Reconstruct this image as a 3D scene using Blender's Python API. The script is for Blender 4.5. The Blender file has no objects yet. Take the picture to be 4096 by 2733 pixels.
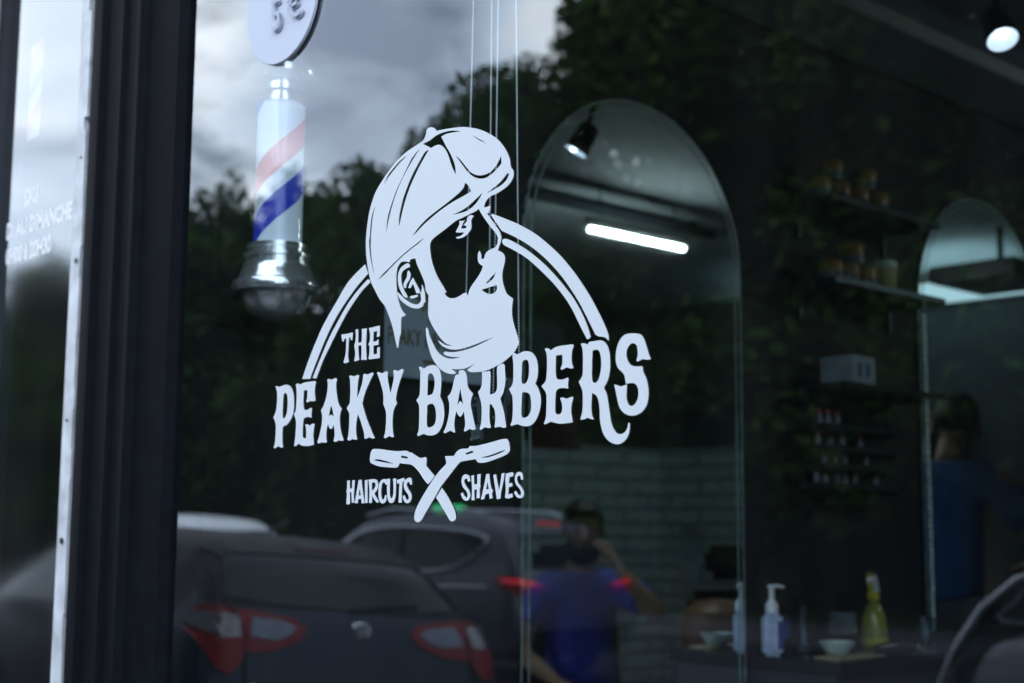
# barber shop window on a cloudy day: everything in metres, window pane in the plane y = 0, street at y < 0, shop at y > 0
CLOUD = 4.4          # radiance of the brightest cloud
GL_R = 0.165
POLE_R, POLE_B = 0.05, -0.045
CAR1_LOC = (-7.78, -3.12, -0.03); CAR1_YAW = 4; CAR1_ROLL = -4.6
SUV_LOC = (-12.55, -9.18, -0.12)
CITY_LOC = (-2.55, -6.75, -0.12); CITY_YAW = 0
WHITE_LOC = (-20.3, -10.2, -0.12)
BOLL_LOC = (-6.2, -4.22, 0.1)
BARB_LOC = (-1.90, 3.71, 0.12)
TREES = [(-62, -21, 9.5, 'street tree at the farthest left of the row'), (-54, -22, 9.2, 'street tree, second from the far left'), (-47.5, -21.5, 10.6, 'street tree, third from the far left'),
 (-42, -22.5, 11.0, 'street tree reflected beside the dark post'), (-37, -21.5, 11.1, 'street tree reflected behind the barber pole'), (-32.5, -22.5, 11.0, 'street tree reflected right of the barber pole'),
 (-28.3, -21.8, 10.6, 'street tree reflected behind the flat cap'), (-24.4, -21.2, 10.9, 'street tree rising at the right edge of the cloudy sky'), (-18.6, -20.6, 12.4, 'tall street tree reflected over the arched mirror'),
 (-16.4, -20.8, 13.6, 'tall street tree reflected right of the arched mirror'), (-12, -21, 13.6, 'street tree reflected over the amber jars'), (-7, -21, 13, 'street tree reflected over the spotlight'), (-1.5, -21.5, 12.5, 'street tree at the right end of the row'),
 (-19, -25.2, 12.4, 'background tree standing behind the tall mirror-side tree'), (-14, -25.5, 14, 'background tree standing behind the trees over the jars'), (-22.9, -22.2, 12.7, 'background tree filling the gap left of the tall mirror-side tree'), (-9.5, -25, 14.5, 'background tree standing behind the spotlight-side trees'), (-4.5, -25.2, 14.5, 'background tree nearest the right end of the row')]
import bpy, bmesh, math, random
from mathutils import Vector, Matrix, geometry
from mathutils.bvhtree import BVHTree

random.seed(7)
R = math.radians
scene = bpy.context.scene
COL = scene.collection
PI = math.pi

# ------------------------------------------------------------------ materials
def new_mat(name):
    m = bpy.data.materials.new(name); m.use_nodes = True
    nt = m.node_tree; nt.nodes.clear()
    out = nt.nodes.new('ShaderNodeOutputMaterial')
    return m, nt, out

def mat(name, col, rough=0.5, metal=0.0, var=0.12, scale=6.0, coat=0.0, bump=0.0, spec=0.5, emit=None, estr=0.0, detail=4, rvar=0.08, alpha=None):
    """principled with a procedural mottling of colour and roughness"""
    m, nt, out = new_mat(name)
    N = nt.nodes.new; Lk = nt.links.new
    b = N('ShaderNodeBsdfPrincipled')
    tc = N('ShaderNodeTexCoord')
    no = N('ShaderNodeTexNoise'); no.inputs['Scale'].default_value = scale; no.inputs['Detail'].default_value = detail
    Lk(tc.outputs['Object'], no.inputs['Vector'])
    ramp = N('ShaderNodeMapRange'); ramp.inputs['From Min'].default_value = 0.25; ramp.inputs['From Max'].default_value = 0.75
    ramp.inputs['To Min'].default_value = 1 - var; ramp.inputs['To Max'].default_value = 1 + var
    Lk(no.outputs['Fac'], ramp.inputs['Value'])
    mul = N('ShaderNodeVectorMath'); mul.operation = 'SCALE'
    mul.inputs[0].default_value = col[:3]
    Lk(ramp.outputs[0], mul.inputs['Scale'])
    Lk(mul.outputs[0], b.inputs['Base Color'])
    rr = N('ShaderNodeMapRange'); rr.inputs['To Min'].default_value = max(0.02, rough - rvar); rr.inputs['To Max'].default_value = min(1, rough + rvar)
    Lk(no.outputs['Fac'], rr.inputs['Value']); Lk(rr.outputs[0], b.inputs['Roughness'])
    b.inputs['Metallic'].default_value = metal
    b.inputs['Coat Weight'].default_value = coat
    b.inputs['Specular IOR Level'].default_value = spec
    if bump:
        bp = N('ShaderNodeBump'); bp.inputs['Strength'].default_value = bump; bp.inputs['Distance'].default_value = 0.01
        Lk(no.outputs['Fac'], bp.inputs['Height']); Lk(bp.outputs[0], b.inputs['Normal'])
    if emit:
        b.inputs['Emission Color'].default_value = (*emit, 1); b.inputs['Emission Strength'].default_value = estr
    Lk(b.outputs[0], out.inputs[0])
    return m

def glass_mat(name, ior, tint, rough=0.0, haze=0.0, wave=0.0):
    """thin pane: Fresnel mix of mirror reflection and tinted see-through, with a little dust"""
    m, nt, out = new_mat(name)
    N = nt.nodes.new; Lk = nt.links.new
    # Schlick reflectance of the whole pane, the same from both sides
    ge = N('ShaderNodeNewGeometry'); dt = N('ShaderNodeVectorMath'); dt.operation = 'DOT_PRODUCT'
    Lk(ge.outputs['Normal'], dt.inputs[0]); Lk(ge.outputs['Incoming'], dt.inputs[1])
    ab = N('ShaderNodeMath'); ab.operation = 'ABSOLUTE'; Lk(dt.outputs['Value'], ab.inputs[0])
    om = N('ShaderNodeMath'); om.operation = 'SUBTRACT'; om.inputs[0].default_value = 1; Lk(ab.outputs[0], om.inputs[1])
    pw = N('ShaderNodeMath'); pw.operation = 'POWER'; pw.inputs[1].default_value = 4; Lk(om.outputs[0], pw.inputs[0])
    fr = N('ShaderNodeMapRange'); fr.inputs['To Min'].default_value = ior; fr.inputs['To Max'].default_value = 1.0; Lk(pw.outputs[0], fr.inputs['Value'])
    gl = N('ShaderNodeBsdfGlossy'); gl.inputs['Roughness'].default_value = rough; gl.inputs['Color'].default_value = (0.93, 0.97, 1, 1)
    tr = N('ShaderNodeBsdfTransparent'); tr.inputs['Color'].default_value = (*tint, 1)
    tc = N('ShaderNodeTexCoord')
    if wave:   # float glass is never quite flat
        wn = N('ShaderNodeTexNoise'); wn.inputs['Scale'].default_value = 1.6; wn.inputs['Detail'].default_value = 2; Lk(tc.outputs['Object'], wn.inputs['Vector'])
        wb = N('ShaderNodeBump'); wb.inputs['Strength'].default_value = 1.0; wb.inputs['Distance'].default_value = wave; Lk(wn.outputs['Fac'], wb.inputs['Height']); Lk(wb.outputs[0], gl.inputs['Normal'])
    mx = N('ShaderNodeMixShader'); Lk(fr.outputs[0], mx.inputs[0]); Lk(tr.outputs[0], mx.inputs[1]); Lk(gl.outputs[0], mx.inputs[2])
    last = mx
    if haze:
        df = N('ShaderNodeBsdfDiffuse'); df.inputs['Color'].default_value = (0.6, 0.65, 0.7, 1)
        mp = N('ShaderNodeMapping'); mp.inputs['Scale'].default_value = (5, 5, 0.7)
        no = N('ShaderNodeTexNoise'); no.inputs['Scale'].default_value = 2.5; no.inputs['Detail'].default_value = 8
        Lk(tc.outputs['Object'], mp.inputs[0]); Lk(mp.outputs[0], no.inputs['Vector'])
        mr = N('ShaderNodeMapRange'); mr.inputs['From Min'].default_value = 0.35; mr.inputs['From Max'].default_value = 0.8
        mr.inputs['To Min'].default_value = haze * 0.3; mr.inputs['To Max'].default_value = haze * 1.6
        Lk(no.outputs['Fac'], mr.inputs['Value'])
        # tiny dried spots
        vo = N('ShaderNodeTexVoronoi'); vo.inputs['Scale'].default_value = 26; Lk(tc.outputs['Object'], vo.inputs['Vector'])
        sp = N('ShaderNodeMapRange'); sp.inputs['From Min'].default_value = 0.045; sp.inputs['From Max'].default_value = 0.02
        sp.inputs['To Min'].default_value = 0; sp.inputs['To Max'].default_value = haze * 9
        Lk(vo.outputs['Distance'], sp.inputs['Value'])
        ad = N('ShaderNodeMath'); ad.operation = 'ADD'; Lk(mr.outputs[0], ad.inputs[0]); Lk(sp.outputs[0], ad.inputs[1])
        m2 = N('ShaderNodeMixShader'); Lk(ad.outputs[0], m2.inputs[0]); Lk(last.outputs[0], m2.inputs[1]); Lk(df.outputs[0], m2.inputs[2])
        last = m2
    Lk(last.outputs[0], out.inputs[0])
    return m

def emis_mat(name, col, st):
    m, nt, out = new_mat(name)
    e = nt.nodes.new('ShaderNodeEmission'); e.inputs[0].default_value = (*col, 1); e.inputs[1].default_value = st
    nt.links.new(e.outputs[0], out.inputs[0]); return m

def brick_mat(name, c1, c2, mort, w, h, ms=0.02, bump=0.6):
    m, nt, out = new_mat(name)
    N = nt.nodes.new; Lk = nt.links.new
    b = N('ShaderNodeBsdfPrincipled'); b.inputs['Roughness'].default_value = 0.6
    tc = N('ShaderNodeTexCoord'); sep = N('ShaderNodeSeparateXYZ'); Lk(tc.outputs['Object'], sep.inputs[0])
    ad = N('ShaderNodeMath'); ad.operation = 'ADD'; Lk(sep.outputs[0], ad.inputs[0]); Lk(sep.outputs[1], ad.inputs[1])
    cb = N('ShaderNodeCombineXYZ'); Lk(ad.outputs[0], cb.inputs[0]); Lk(sep.outputs[2], cb.inputs[1])
    no = N('ShaderNodeTexNoise'); no.inputs['Scale'].default_value = 9; no.inputs['Detail'].default_value = 6; Lk(tc.outputs['Object'], no.inputs['Vector'])
    wob = N('ShaderNodeVectorMath'); wob.operation = 'SCALE'; wob.inputs['Scale'].default_value = 0.025; Lk(no.outputs['Color'], wob.inputs[0])
    add = N('ShaderNodeVectorMath'); Lk(cb.outputs[0], add.inputs[0]); Lk(wob.outputs[0], add.inputs[1])
    br = N('ShaderNodeTexBrick'); br.inputs['Scale'].default_value = 1
    br.inputs['Brick Width'].default_value = w; br.inputs['Row Height'].default_value = h
    br.inputs['Mortar Size'].default_value = ms; br.inputs['Mortar Smooth'].default_value = 0.4
    br.inputs['Color1'].default_value = (*c1, 1); br.inputs['Color2'].default_value = (*c2, 1); br.inputs['Mortar'].default_value = (*mort, 1)
    Lk(add.outputs[0], br.inputs['Vector'])
    mixc = N('ShaderNodeMixRGB'); mixc.blend_type = 'MULTIPLY'; mixc.inputs[0].default_value = 0.5
    Lk(br.outputs['Color'], mixc.inputs[1]); Lk(no.outputs['Fac'], mixc.inputs[2]); Lk(mixc.outputs[0], b.inputs['Base Color'])
    bp = N('ShaderNodeBump'); bp.inputs['Strength'].default_value = bump; bp.inputs['Distance'].default_value = 0.02
    iv = N('ShaderNodeMath'); iv.operation = 'SUBTRACT'; iv.inputs[0].default_value = 1; Lk(br.outputs['Fac'], iv.inputs[1])
    Lk(iv.outputs[0], bp.inputs['Height']); Lk(bp.outputs[0], b.inputs['Normal'])
    Lk(b.outputs[0], out.inputs[0]); return m

def leaf_mat(name, ca, cb):
    m, nt, out = new_mat(name)
    N = nt.nodes.new; Lk = nt.links.new
    oi = N('ShaderNodeObjectInfo'); ge = N('ShaderNodeNewGeometry')
    ramp = N('ShaderNodeMixRGB'); ramp.inputs[1].default_value = (*ca, 1); ramp.inputs[2].default_value = (*cb, 1)
    no = N('ShaderNodeTexNoise'); no.inputs['Scale'].default_value = 0.6; no.inputs['Detail'].default_value = 3
    Lk(ge.outputs['Position'], no.inputs['Vector'])
    a = N('ShaderNodeMath'); a.operation = 'MULTIPLY'; Lk(ge.outputs['Random Per Island'], a.inputs[0]); Lk(no.outputs['Fac'], a.inputs[1])
    a2 = N('ShaderNodeMath'); a2.operation = 'MULTIPLY'; a2.inputs[1].default_value = 1.7; Lk(a.outputs[0], a2.inputs[0]); Lk(a2.outputs[0], ramp.inputs[0])
    b = N('ShaderNodeBsdfPrincipled'); b.inputs['Roughness'].default_value = 0.75; b.inputs['Specular IOR Level'].default_value = 0.08
    Lk(ramp.outputs[0], b.inputs['Base Color'])
    t = N('ShaderNodeBsdfTranslucent'); Lk(ramp.outputs[0], t.inputs['Color'])
    mx = N('ShaderNodeMixShader'); mx.inputs[0].default_value = 0.3; Lk(b.outputs[0], mx.inputs[1]); Lk(t.outputs[0], mx.inputs[2])
    Lk(mx.outputs[0], out.inputs[0]); return m

# ------------------------------------------------------------------ object helpers
def link(o): COL.objects.link(o); return o

def tag(o, label=None, cat=None, group=None, kind=None):
    if label: o['label'] = label
    if cat: o['category'] = cat
    if group: o['group'] = group
    if kind: o['kind'] = kind
    return o

def thing(name, label, cat, loc=(0, 0, 0), rot=(0, 0, 0), group=None):
    o = bpy.data.objects.new(name, None); link(o)
    o.location = loc; o.rotation_euler = rot; o.empty_display_size = 0.05
    return tag(o, label, cat, group)

def obj(name, bm, m, parent=None, smooth=False, loc=None):
    me = bpy.data.meshes.new(name)
    bmesh.ops.recalc_face_normals(bm, faces=bm.faces) if smooth is not None else None
    bm.to_mesh(me); bm.free()
    if smooth:
        for p in me.polygons: p.use_smooth = True
        me.set_sharp_from_angle(angle=R(38))
    for x in (m if isinstance(m, (list, tuple)) else [m]): me.materials.append(x)
    o = bpy.data.objects.new(name, me); link(o)
    if parent: o.parent = parent
    if loc: o.location = loc
    return o

def B(): return bmesh.new()

def box(bm, x0, x1, y0, y1, z0, z1, bev=0.0):
    b2 = bmesh.new()
    bmesh.ops.create_cube(b2, size=1)
    for v in b2.verts:
        v.co = Vector(((x0 + x1) / 2 + v.co.x * (x1 - x0), (y0 + y1) / 2 + v.co.y * (y1 - y0), (z0 + z1) / 2 + v.co.z * (z1 - z0)))
    if bev: bmesh.ops.bevel(b2, geom=b2.edges[:], offset=bev, segments=2, affect='EDGES')
    merge(bm, b2); return bm

def merge(bm, b2, mtx=None):
    if mtx is not None: bmesh.ops.transform(b2, matrix=mtx, verts=b2.verts)
    me = bpy.data.meshes.new('tmp'); b2.to_mesh(me); b2.free(); bm.from_mesh(me); bpy.data.meshes.remove(me)

def lathe(bm, prof, seg=24, c=(0, 0, 0), cap=True, axis='Z'):
    rings = []
    for r, z in prof:
        ring = []
        for i in range(seg):
            a = 2 * PI * i / seg
            p = (r * math.cos(a), r * math.sin(a), z)
            if axis == 'Y': p = (p[0], p[2], p[1])
            if axis == 'X': p = (p[2], p[0], p[1])
            ring.append(bm.verts.new(Vector(p) + Vector(c)))
        rings.append(ring)
    for a, b in zip(rings, rings[1:]):
        for i in range(seg):
            bm.faces.new((a[i], a[(i + 1) % seg], b[(i + 1) % seg], b[i]))
    if cap:
        bm.faces.new(rings[0][::-1]); bm.faces.new(rings[-1])
    return bm

def tube(bm, pts, rad, seg=8, cap=True):
    pts = [Vector(p) for p in pts]; n = len(pts)
    rads = rad if isinstance(rad, (list, tuple)) else [rad] * n
    rings = []
    for i, p in enumerate(pts):
        d = (pts[min(i + 1, n - 1)] - pts[max(i - 1, 0)]).normalized()
        u = d.orthogonal().normalized() if i == 0 else (u - d * u.dot(d)).normalized()
        w = d.cross(u)
        rings.append([bm.verts.new(p + (u * math.cos(2 * PI * k / seg) + w * math.sin(2 * PI * k / seg)) * rads[i]) for k in range(seg)])
    for a, b in zip(rings, rings[1:]):
        for k in range(seg): bm.faces.new((a[k], a[(k + 1) % seg], b[(k + 1) % seg], b[k]))
    if cap: bm.faces.new(rings[0][::-1]); bm.faces.new(rings[-1])
    return bm

def prism(bm, pts, t, frame=Matrix.Identity(4)):
    """2-D outline (x,z) extruded along y by t"""
    a = [bm.verts.new(frame @ Vector((x, 0, z))) for x, z in pts]
    b = [bm.verts.new(frame @ Vector((x, t, z))) for x, z in pts]
    bm.faces.new(a); bm.faces.new(b[::-1])
    n = len(pts)
    for i in range(n): bm.faces.new((a[i], b[i], b[(i + 1) % n], a[(i + 1) % n]))
    return bm

def catmull(pts, corner, sub=4):
    n = len(pts); out = []
    for i in range(n):
        p1, p2 = pts[i], pts[(i + 1) % n]
        p0 = p1 if corner[i] else pts[i - 1]
        p3 = p2 if corner[(i + 1) % n] else pts[(i + 2) % n]
        for s in range(sub):
            t = s / sub
            out.append(tuple(0.5 * ((2 * b) + (-a + c) * t + (2 * a - 5 * b + 4 * c - d) * t * t + (-a + 3 * b - 3 * c + d) * t ** 3)
                             for a, b, c, d in zip(p0, p1, p2, p3)))
    return out

def parse(s, k=1e-4):
    pts, cor = [], []
    for w in s.split():
        cor.append(w.endswith('*')); a = w.rstrip('*').split(','); pts.append((float(a[0]) * k, float(a[1]) * k))
    return catmull(pts, cor)

def fill_mesh(name, shapes, m, parent=None, thick=0.0006, frame=None, k=1e-4):
    """flat cut-out: outlines with holes, filled and very slightly extruded; lies in the xz plane facing -y"""
    bm = B()
    for outer, holes in shapes:
        pts, ed = [], []
        for poly in [parse(outer, k)] + [parse(h, k) for h in holes]:
            i0 = len(pts); n = len(poly); pts += [Vector(q) for q in poly]; ed += [(i0 + a, i0 + (a + 1) % n) for a in range(n)]
        polys = [parse(outer, k)] + [parse(h, k) for h in holes]
        def odd(q, poly):
            c = False
            for a, b in zip(poly, poly[1:] + poly[:1]):
                if (a[1] > q[1]) != (b[1] > q[1]) and q[0] < (b[0] - a[0]) * (q[1] - a[1]) / (b[1] - a[1]) + a[0]: c = not c
            return c
        r = geometry.delaunay_2d_cdt(pts, ed, [], 0, 1e-7)
        vs = [bm.verts.new((q.x, q.y, 0)) for q in r[0]]
        for fc in r[2]:
            if len(set(fc)) < 3: continue
            q = sum((r[0][a] for a in fc), Vector((0, 0))) / len(fc)
            if odd(q, polys[0]) and not any(odd(q, h) for h in polys[1:]): bm.faces.new([vs[a] for a in fc])
        bmesh.ops.delete(bm, geom=[v for v in bm.verts if not v.link_faces], context='VERTS')
    mt = Matrix.Rotation(PI / 2, 4, 'X')
    if frame is not None: mt = frame @ mt
    bmesh.ops.transform(bm, matrix=mt, verts=bm.verts)
    return obj(name, bm, m, parent, smooth=None)

def text_mesh(name, s, size, m, parent, frame, thick=0.001, align='LEFT', sx=1.0, space=1.0, bold=0.0):
    cu = bpy.data.curves.new('tmp', 'FONT'); cu.body = s; cu.size = size; cu.extrude = thick / 2; cu.align_x = align; cu.space_character = space; cu.offset = bold
    to = bpy.data.objects.new('tmp', cu); COL.objects.link(to)
    dg = bpy.context.evaluated_depsgraph_get(); me = bpy.data.meshes.new_from_object(to.evaluated_get(dg))
    bm = B(); bm.from_mesh(me); bpy.data.meshes.remove(me); bpy.data.objects.remove(to); bpy.data.curves.remove(cu)
    bmesh.ops.transform(bm, matrix=frame @ Matrix.Rotation(PI / 2, 4, 'X') @ Matrix.Diagonal((sx, 1, 1, 1)), verts=bm.verts)
    return obj(name, bm, m, parent, smooth=None)

def copy_tree(o, parent=None):
    c = o.copy(); COL.objects.link(c)
    if parent: c.parent = parent
    for ch in o.children: copy_tree(ch, c)
    return c

# ------------------------------------------------------------------ camera
YAW, PIT, ROLL = R(43), R(7.5), R(0.4)
CAM = Vector((0, -1.3, 1.45))
fh = Vector((-math.cos(YAW), math.sin(YAW), 0)); rt = Vector((math.sin(YAW), math.cos(YAW), 0)); upv = Vector((0, 0, 1))
Fv = fh * math.cos(PIT) + upv * math.sin(PIT); Uv = upv * math.cos(PIT) - fh * math.sin(PIT)
ix = rt * math.cos(ROLL) + Uv * math.sin(ROLL); iy = -rt * math.sin(ROLL) + Uv * math.cos(ROLL)
cd = bpy.data.cameras.new('camera'); cam = bpy.data.objects.new('camera', cd); link(cam)
M = Matrix((ix, iy, -Fv)).transposed().to_4x4(); M.translation = CAM; cam.matrix_world = M
cd.lens = 50; cd.sensor_width = 36; cd.clip_end = 600; cd.clip_start = 0.05
cd.dof.use_dof = True; cd.dof.focus_distance = 2.0; cd.dof.aperture_fstop = 3.6; cd.dof.aperture_blades = 7
scene.camera = cam

# ------------------------------------------------------------------ render, sky, sun
scene.render.engine = 'CYCLES'
scene.view_settings.view_transform = 'Standard'; scene.view_settings.look = 'None'; scene.view_settings.exposure = 0
cy = scene.cycles
cy.use_denoising = True
try: cy.denoiser = 'OPENIMAGEDENOISE'
except Exception: pass
cy.max_bounces = 10; cy.glossy_bounces = 6; cy.transparent_max_bounces = 16; cy.diffuse_bounces = 4; cy.sample_clamp_indirect = 6

SUN_EL, SUN_AZ = R(48), R(20)       # behind the shop, so that the front stands in shade
world = bpy.data.worlds.new('World'); scene.world = world; world.use_nodes = True
nt = world.node_tree; nt.nodes.clear(); N = nt.nodes.new; Lk = nt.links.new
wo = N('ShaderNodeOutputWorld'); bgd = N('ShaderNodeBackground'); Lk(bgd.outputs[0], wo.inputs[0])
sky = N('ShaderNodeTexSky'); sky.sky_type = 'NISHITA'; sky.sun_disc = False; sky.sun_elevation = SUN_EL; sky.sun_rotation = SUN_AZ
tc = N('ShaderNodeTexCoord')
sep = N('ShaderNodeSeparateXYZ'); Lk(tc.outputs['Generated'], sep.inputs[0])
def math_n(op, a, b=None):
    n = N('ShaderNodeMath'); n.operation = op
    for i, v in enumerate((a, b)):
        if v is None: continue
        if isinstance(v, (int, float)): n.inputs[i].default_value = v
        else: Lk(v, n.inputs[i])
    return n.outputs[0]
zz = math_n('ADD', math_n('MAXIMUM', sep.outputs[2], 0.0), 0.22)
px = math_n('DIVIDE', sep.outputs[0], zz); py = math_n('DIVIDE', sep.outputs[1], zz)
cbx = N('ShaderNodeCombineXYZ'); Lk(px, cbx.inputs[0]); Lk(py, cbx.inputs[1]); cbx.inputs[2].default_value = 3.7
n1 = N('ShaderNodeTexNoise'); n1.inputs['Scale'].default_value = 1.9; n1.inputs['Detail'].default_value = 9; n1.inputs['Roughness'].default_value = 0.52; n1.inputs['Distortion'].default_value = 0.25
Lk(cbx.outputs[0], n1.inputs['Vector'])
n2 = N('ShaderNodeTexNoise'); n2.inputs['Scale'].default_value = 3.4; n2.inputs['Detail'].default_value = 10; n2.inputs['Roughness'].default_value = 0.6; n2.inputs['Distortion'].default_value = 0.4
Lk(cbx.outputs[0], n2.inputs['Vector'])
def blob(d, r0, r1, amp):
    v = N('ShaderNodeVectorMath'); v.operation = 'DISTANCE'; Lk(tc.outputs['Generated'], v.inputs[0]); v.inputs[1].default_value = Vector(d).normalized()
    m = N('ShaderNodeMapRange'); m.interpolation_type = 'SMOOTHSTEP'; m.inputs['From Min'].default_value = r0; m.inputs['From Max'].default_value = r1
    m.inputs['To Min'].default_value = amp; m.inputs['To Max'].default_value = 0; Lk(v.outputs['Value'], m.inputs['Value']); return m.outputs[0]
# brightness of the cloud deck: bright breaks and darker bellies
lum = math_n('ADD', math_n('MULTIPLY', n2.outputs['Fac'], 1.25), -0.07)
for d, r0, r1, a in (((-.765, -.565, .312), .02, .14, -.50), ((-.72, -.615, .32), .0, .09, -.22), ((-.812, -.487, .33), .0, .06, .34), ((-.672, -.655, .335), .0, .06, .34),
                     ((-.825, -.51, .25), .0, .10, .28), ((-.75, -.61, .25), .0, .08, .35), ((-.60, -.70, .40), .0, .12, -.15), ((-.90, -.38, .25), .0, .12, .05)):
    lum = math_n('ADD', lum, blob(d, r0, r1, a))
lr = N('ShaderNodeMapRange'); lr.inputs['From Min'].default_value = 0.1; lr.inputs['From Max'].default_value = 0.95; Lk(lum, lr.inputs['Value'])
cr = N('ShaderNodeValToRGB'); cr.color_ramp.elements[0].color = (0.28, 0.33, 0.44, 1); cr.color_ramp.elements[1].color = (0.97, 1.0, 1.05, 1)
e = cr.color_ramp.elements.new(0.45); e.color = (0.57, 0.67, 0.80, 1)
Lk(lr.outputs[0], cr.inputs[0])
cl = N('ShaderNodeVectorMath'); cl.operation = 'SCALE'; cl.inputs['Scale'].default_value = CLOUD; Lk(cr.outputs[0], cl.inputs[0])
cov = math_n('ADD', n1.outputs['Fac'], blob((-.735, -.622, .272), .0, .07, -.26))
cvr = N('ShaderNodeMapRange'); cvr.inputs['From Min'].default_value = 0.33; cvr.inputs['From Max'].default_value = 0.45; Lk(cov, cvr.inputs['Value'])
sk = N('ShaderNodeVectorMath'); sk.operation = 'SCALE'; sk.inputs['Scale'].default_value = 0.15; Lk(sky.outputs[0], sk.inputs[0])
mx = N('ShaderNodeMixRGB'); Lk(cvr.outputs[0], mx.inputs[0]); Lk(sk.outputs[0], mx.inputs[1]); Lk(cl.outputs[0], mx.inputs[2])
Lk(mx.outputs[0], bgd.inputs[0]); bgd.inputs[1].default_value = 1.0

sl = bpy.data.lights.new('sun', 'SUN'); sl.energy = 0.7; sl.angle = R(10); sl.color = (1, 0.95, 0.88)
so = bpy.data.objects.new('sun', sl); link(so); so.location = (0, 20, 30)
# azimuth: sun stands over +Y (behind the facade); NISHITA rotation 0 = +Y, clockwise
sd = Vector((math.sin(SUN_AZ) * math.cos(SUN_EL), math.cos(SUN_AZ) * math.cos(SUN_EL), math.sin(SUN_EL)))
so.rotation_euler = sd.to_track_quat('Z', 'Y').to_euler()

# ------------------------------------------------------------------ palette
M_black = mat('black_paint', (0.022, 0.026, 0.036), 0.5, var=0.3, scale=14, bump=0.05)
M_blackgloss = mat('black_gloss', (0.012, 0.014, 0.018), 0.22, var=0.2)
M_wall = mat('dark_wall_paint', (0.0045, 0.006, 0.008), 0.85, var=0.35, scale=3)
M_vinyl = mat('white_vinyl', (0.70, 0.745, 0.80), 0.45, var=0.035, scale=1.6, detail=6)
M_white = mat('white_plastic', (0.78, 0.80, 0.84), 0.4, var=0.04)
M_pale = mat('pale_worn_paint', (0.62, 0.65, 0.70), 0.5, var=0.35, scale=16, detail=8, bump=0.2)
M_chrome = mat('chrome', (0.88, 0.9, 0.93), 0.16, metal=.86, var=0.03, rvar=0.04)
M_mirror = mat('mirror_silver', (0.80, 0.88, 0.88), 0.02, metal=1, var=0.01, rvar=0.0)
M_edge = mat('mirror_edge', (0.2, 0.28, 0.28), 0.25, var=0.35, scale=30, emit=(0.45, 0.6, 0.6), estr=0.008)  # slight emission paints the pale shine of the glass edge
M_edge2 = mat('mirror_edge_glint', (0.6, 0.75, 0.72), 0.3, var=0.5, scale=40, emit=(0.6, 0.75, 0.7), estr=0.045)  # emission paints the bright glint along the bevel
M_ceil = mat('ceiling_paint', (0.20, 0.215, 0.23), 0.85, var=0.08)
M_floor = mat('dark_tiles', (0.06, 0.06, 0.065), 0.4, var=0.2)
M_brickw = brick_mat('painted_brick', (0.66, 0.72, 0.71), (0.56, 0.62, 0.61), (0.26, 0.30, 0.30), 0.50, 0.094, 0.012)
M_darkbrick = mat('bulkhead_paint', (0.05, 0.055, 0.06), 0.8, var=0.2)
M_led = emis_mat('led_glow', (0.86, 1.0, 0.97), 115)
M_panelup = emis_mat('panel_added_glow', (0.62, 0.90, 0.95), 2.6)
M_up = emis_mat('added_corner_glow', (0.62, 0.95, 0.92), 75)
M_panel = emis_mat('panel_glow', (0.62, 0.90, 1.0), 0.95)
M_spot = emis_mat('spot_glow', (0.85, 0.95, 1.0), 9)
M_refl = mat('spot_reflector', (0.75, 0.82, 0.92), 0.35, metal=0.0, var=0.1, emit=(0.66, 0.80, 1.0), estr=0.95)
M_red = mat('red_stripe', (0.60, 0.03, 0.03), 0.3, var=0.05)
M_glass = glass_mat('shop_glass', GL_R, (0.86, 0.93, 0.95), 0.0, 0.004, 0.0009)
M_doorglass = glass_mat('door_glass', GL_R - 0.02, (0.8, 0.86, 0.9), 0.06, 0.010, 0.0012)
M_rubber = mat('tyre_rubber', (0.02, 0.02, 0.022), 0.8, var=0.2)
M_carglass = mat('car_glass', (0.012, 0.016, 0.02), 0.08, var=0.1, spec=0.10, rvar=0.02)
M_redlamp = mat('red_lamp', (0.13, 0.005, 0.008), 0.35, var=0.3, scale=20, spec=.15, emit=(1, 0.02, 0.03), estr=0.02)
M_redlit = mat('red_lamp_lit', (0.6, 0.01, 0.02), 0.2, coat=0.5, emit=(1, 0.02, 0.05), estr=0.8)
M_clearlamp = mat('clear_lamp', (0.07, 0.085, 0.13), 0.25, metal=0.2, var=0.3, scale=30)
M_greenlamp = mat('green_lamp', (0.05, 0.6, 0.25), 0.3, emit=(0.05, 0.9, 0.3), estr=2.2)
M_skin = mat('skin', (0.36, 0.20, 0.13), 0.5, var=0.08, scale=12)
M_skind = mat('skin_tanned', (0.40, 0.22, 0.13), 0.5, var=0.08, scale=12)
M_hair = mat('dark_hair', (0.012, 0.010, 0.010), 0.6, var=0.3, scale=60, bump=0.5)
M_blue = mat('royal_blue_cotton', (0.03, 0.055, 0.50), 0.8, var=0.12, scale=10, bump=0.2)
M_blue2 = mat('teal_blue_cotton', (0.03, 0.11, 0.30), 0.8, var=0.12, scale=10, bump=0.2)
M_khaki = mat('khaki_cotton', (0.24, 0.25, 0.19), 0.85, var=0.12, scale=10)
M_jeans = mat('dark_denim', (0.03, 0.035, 0.055), 0.85, var=0.2, scale=30)
M_leather = mat('black_leather', (0.014, 0.014, 0.016), 0.35, var=0.2, scale=40, bump=0.2)
M_brown = mat('brown_leather', (0.22, 0.09, 0.045), 0.45, var=0.2, scale=20, bump=0.1)
M_gold = mat('gold_print', (0.17, 0.14, 0.05), 0.45, metal=0.1, var=0.1)
M_card = mat('grey_card', (0.33, 0.40, 0.46), 0.6, var=0.06)
M_orange = mat('amber_label', (0.26, 0.12, 0.02), 0.4, var=0.25, scale=30)
M_clearpl = mat('clear_plastic', (0.12, 0.14, 0.17), 0.1, var=0.15, coat=0.4)
M_yellow = mat('yellow_plastic', (0.42, 0.38, 0.02), 0.35, var=0.12, scale=20)
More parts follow.
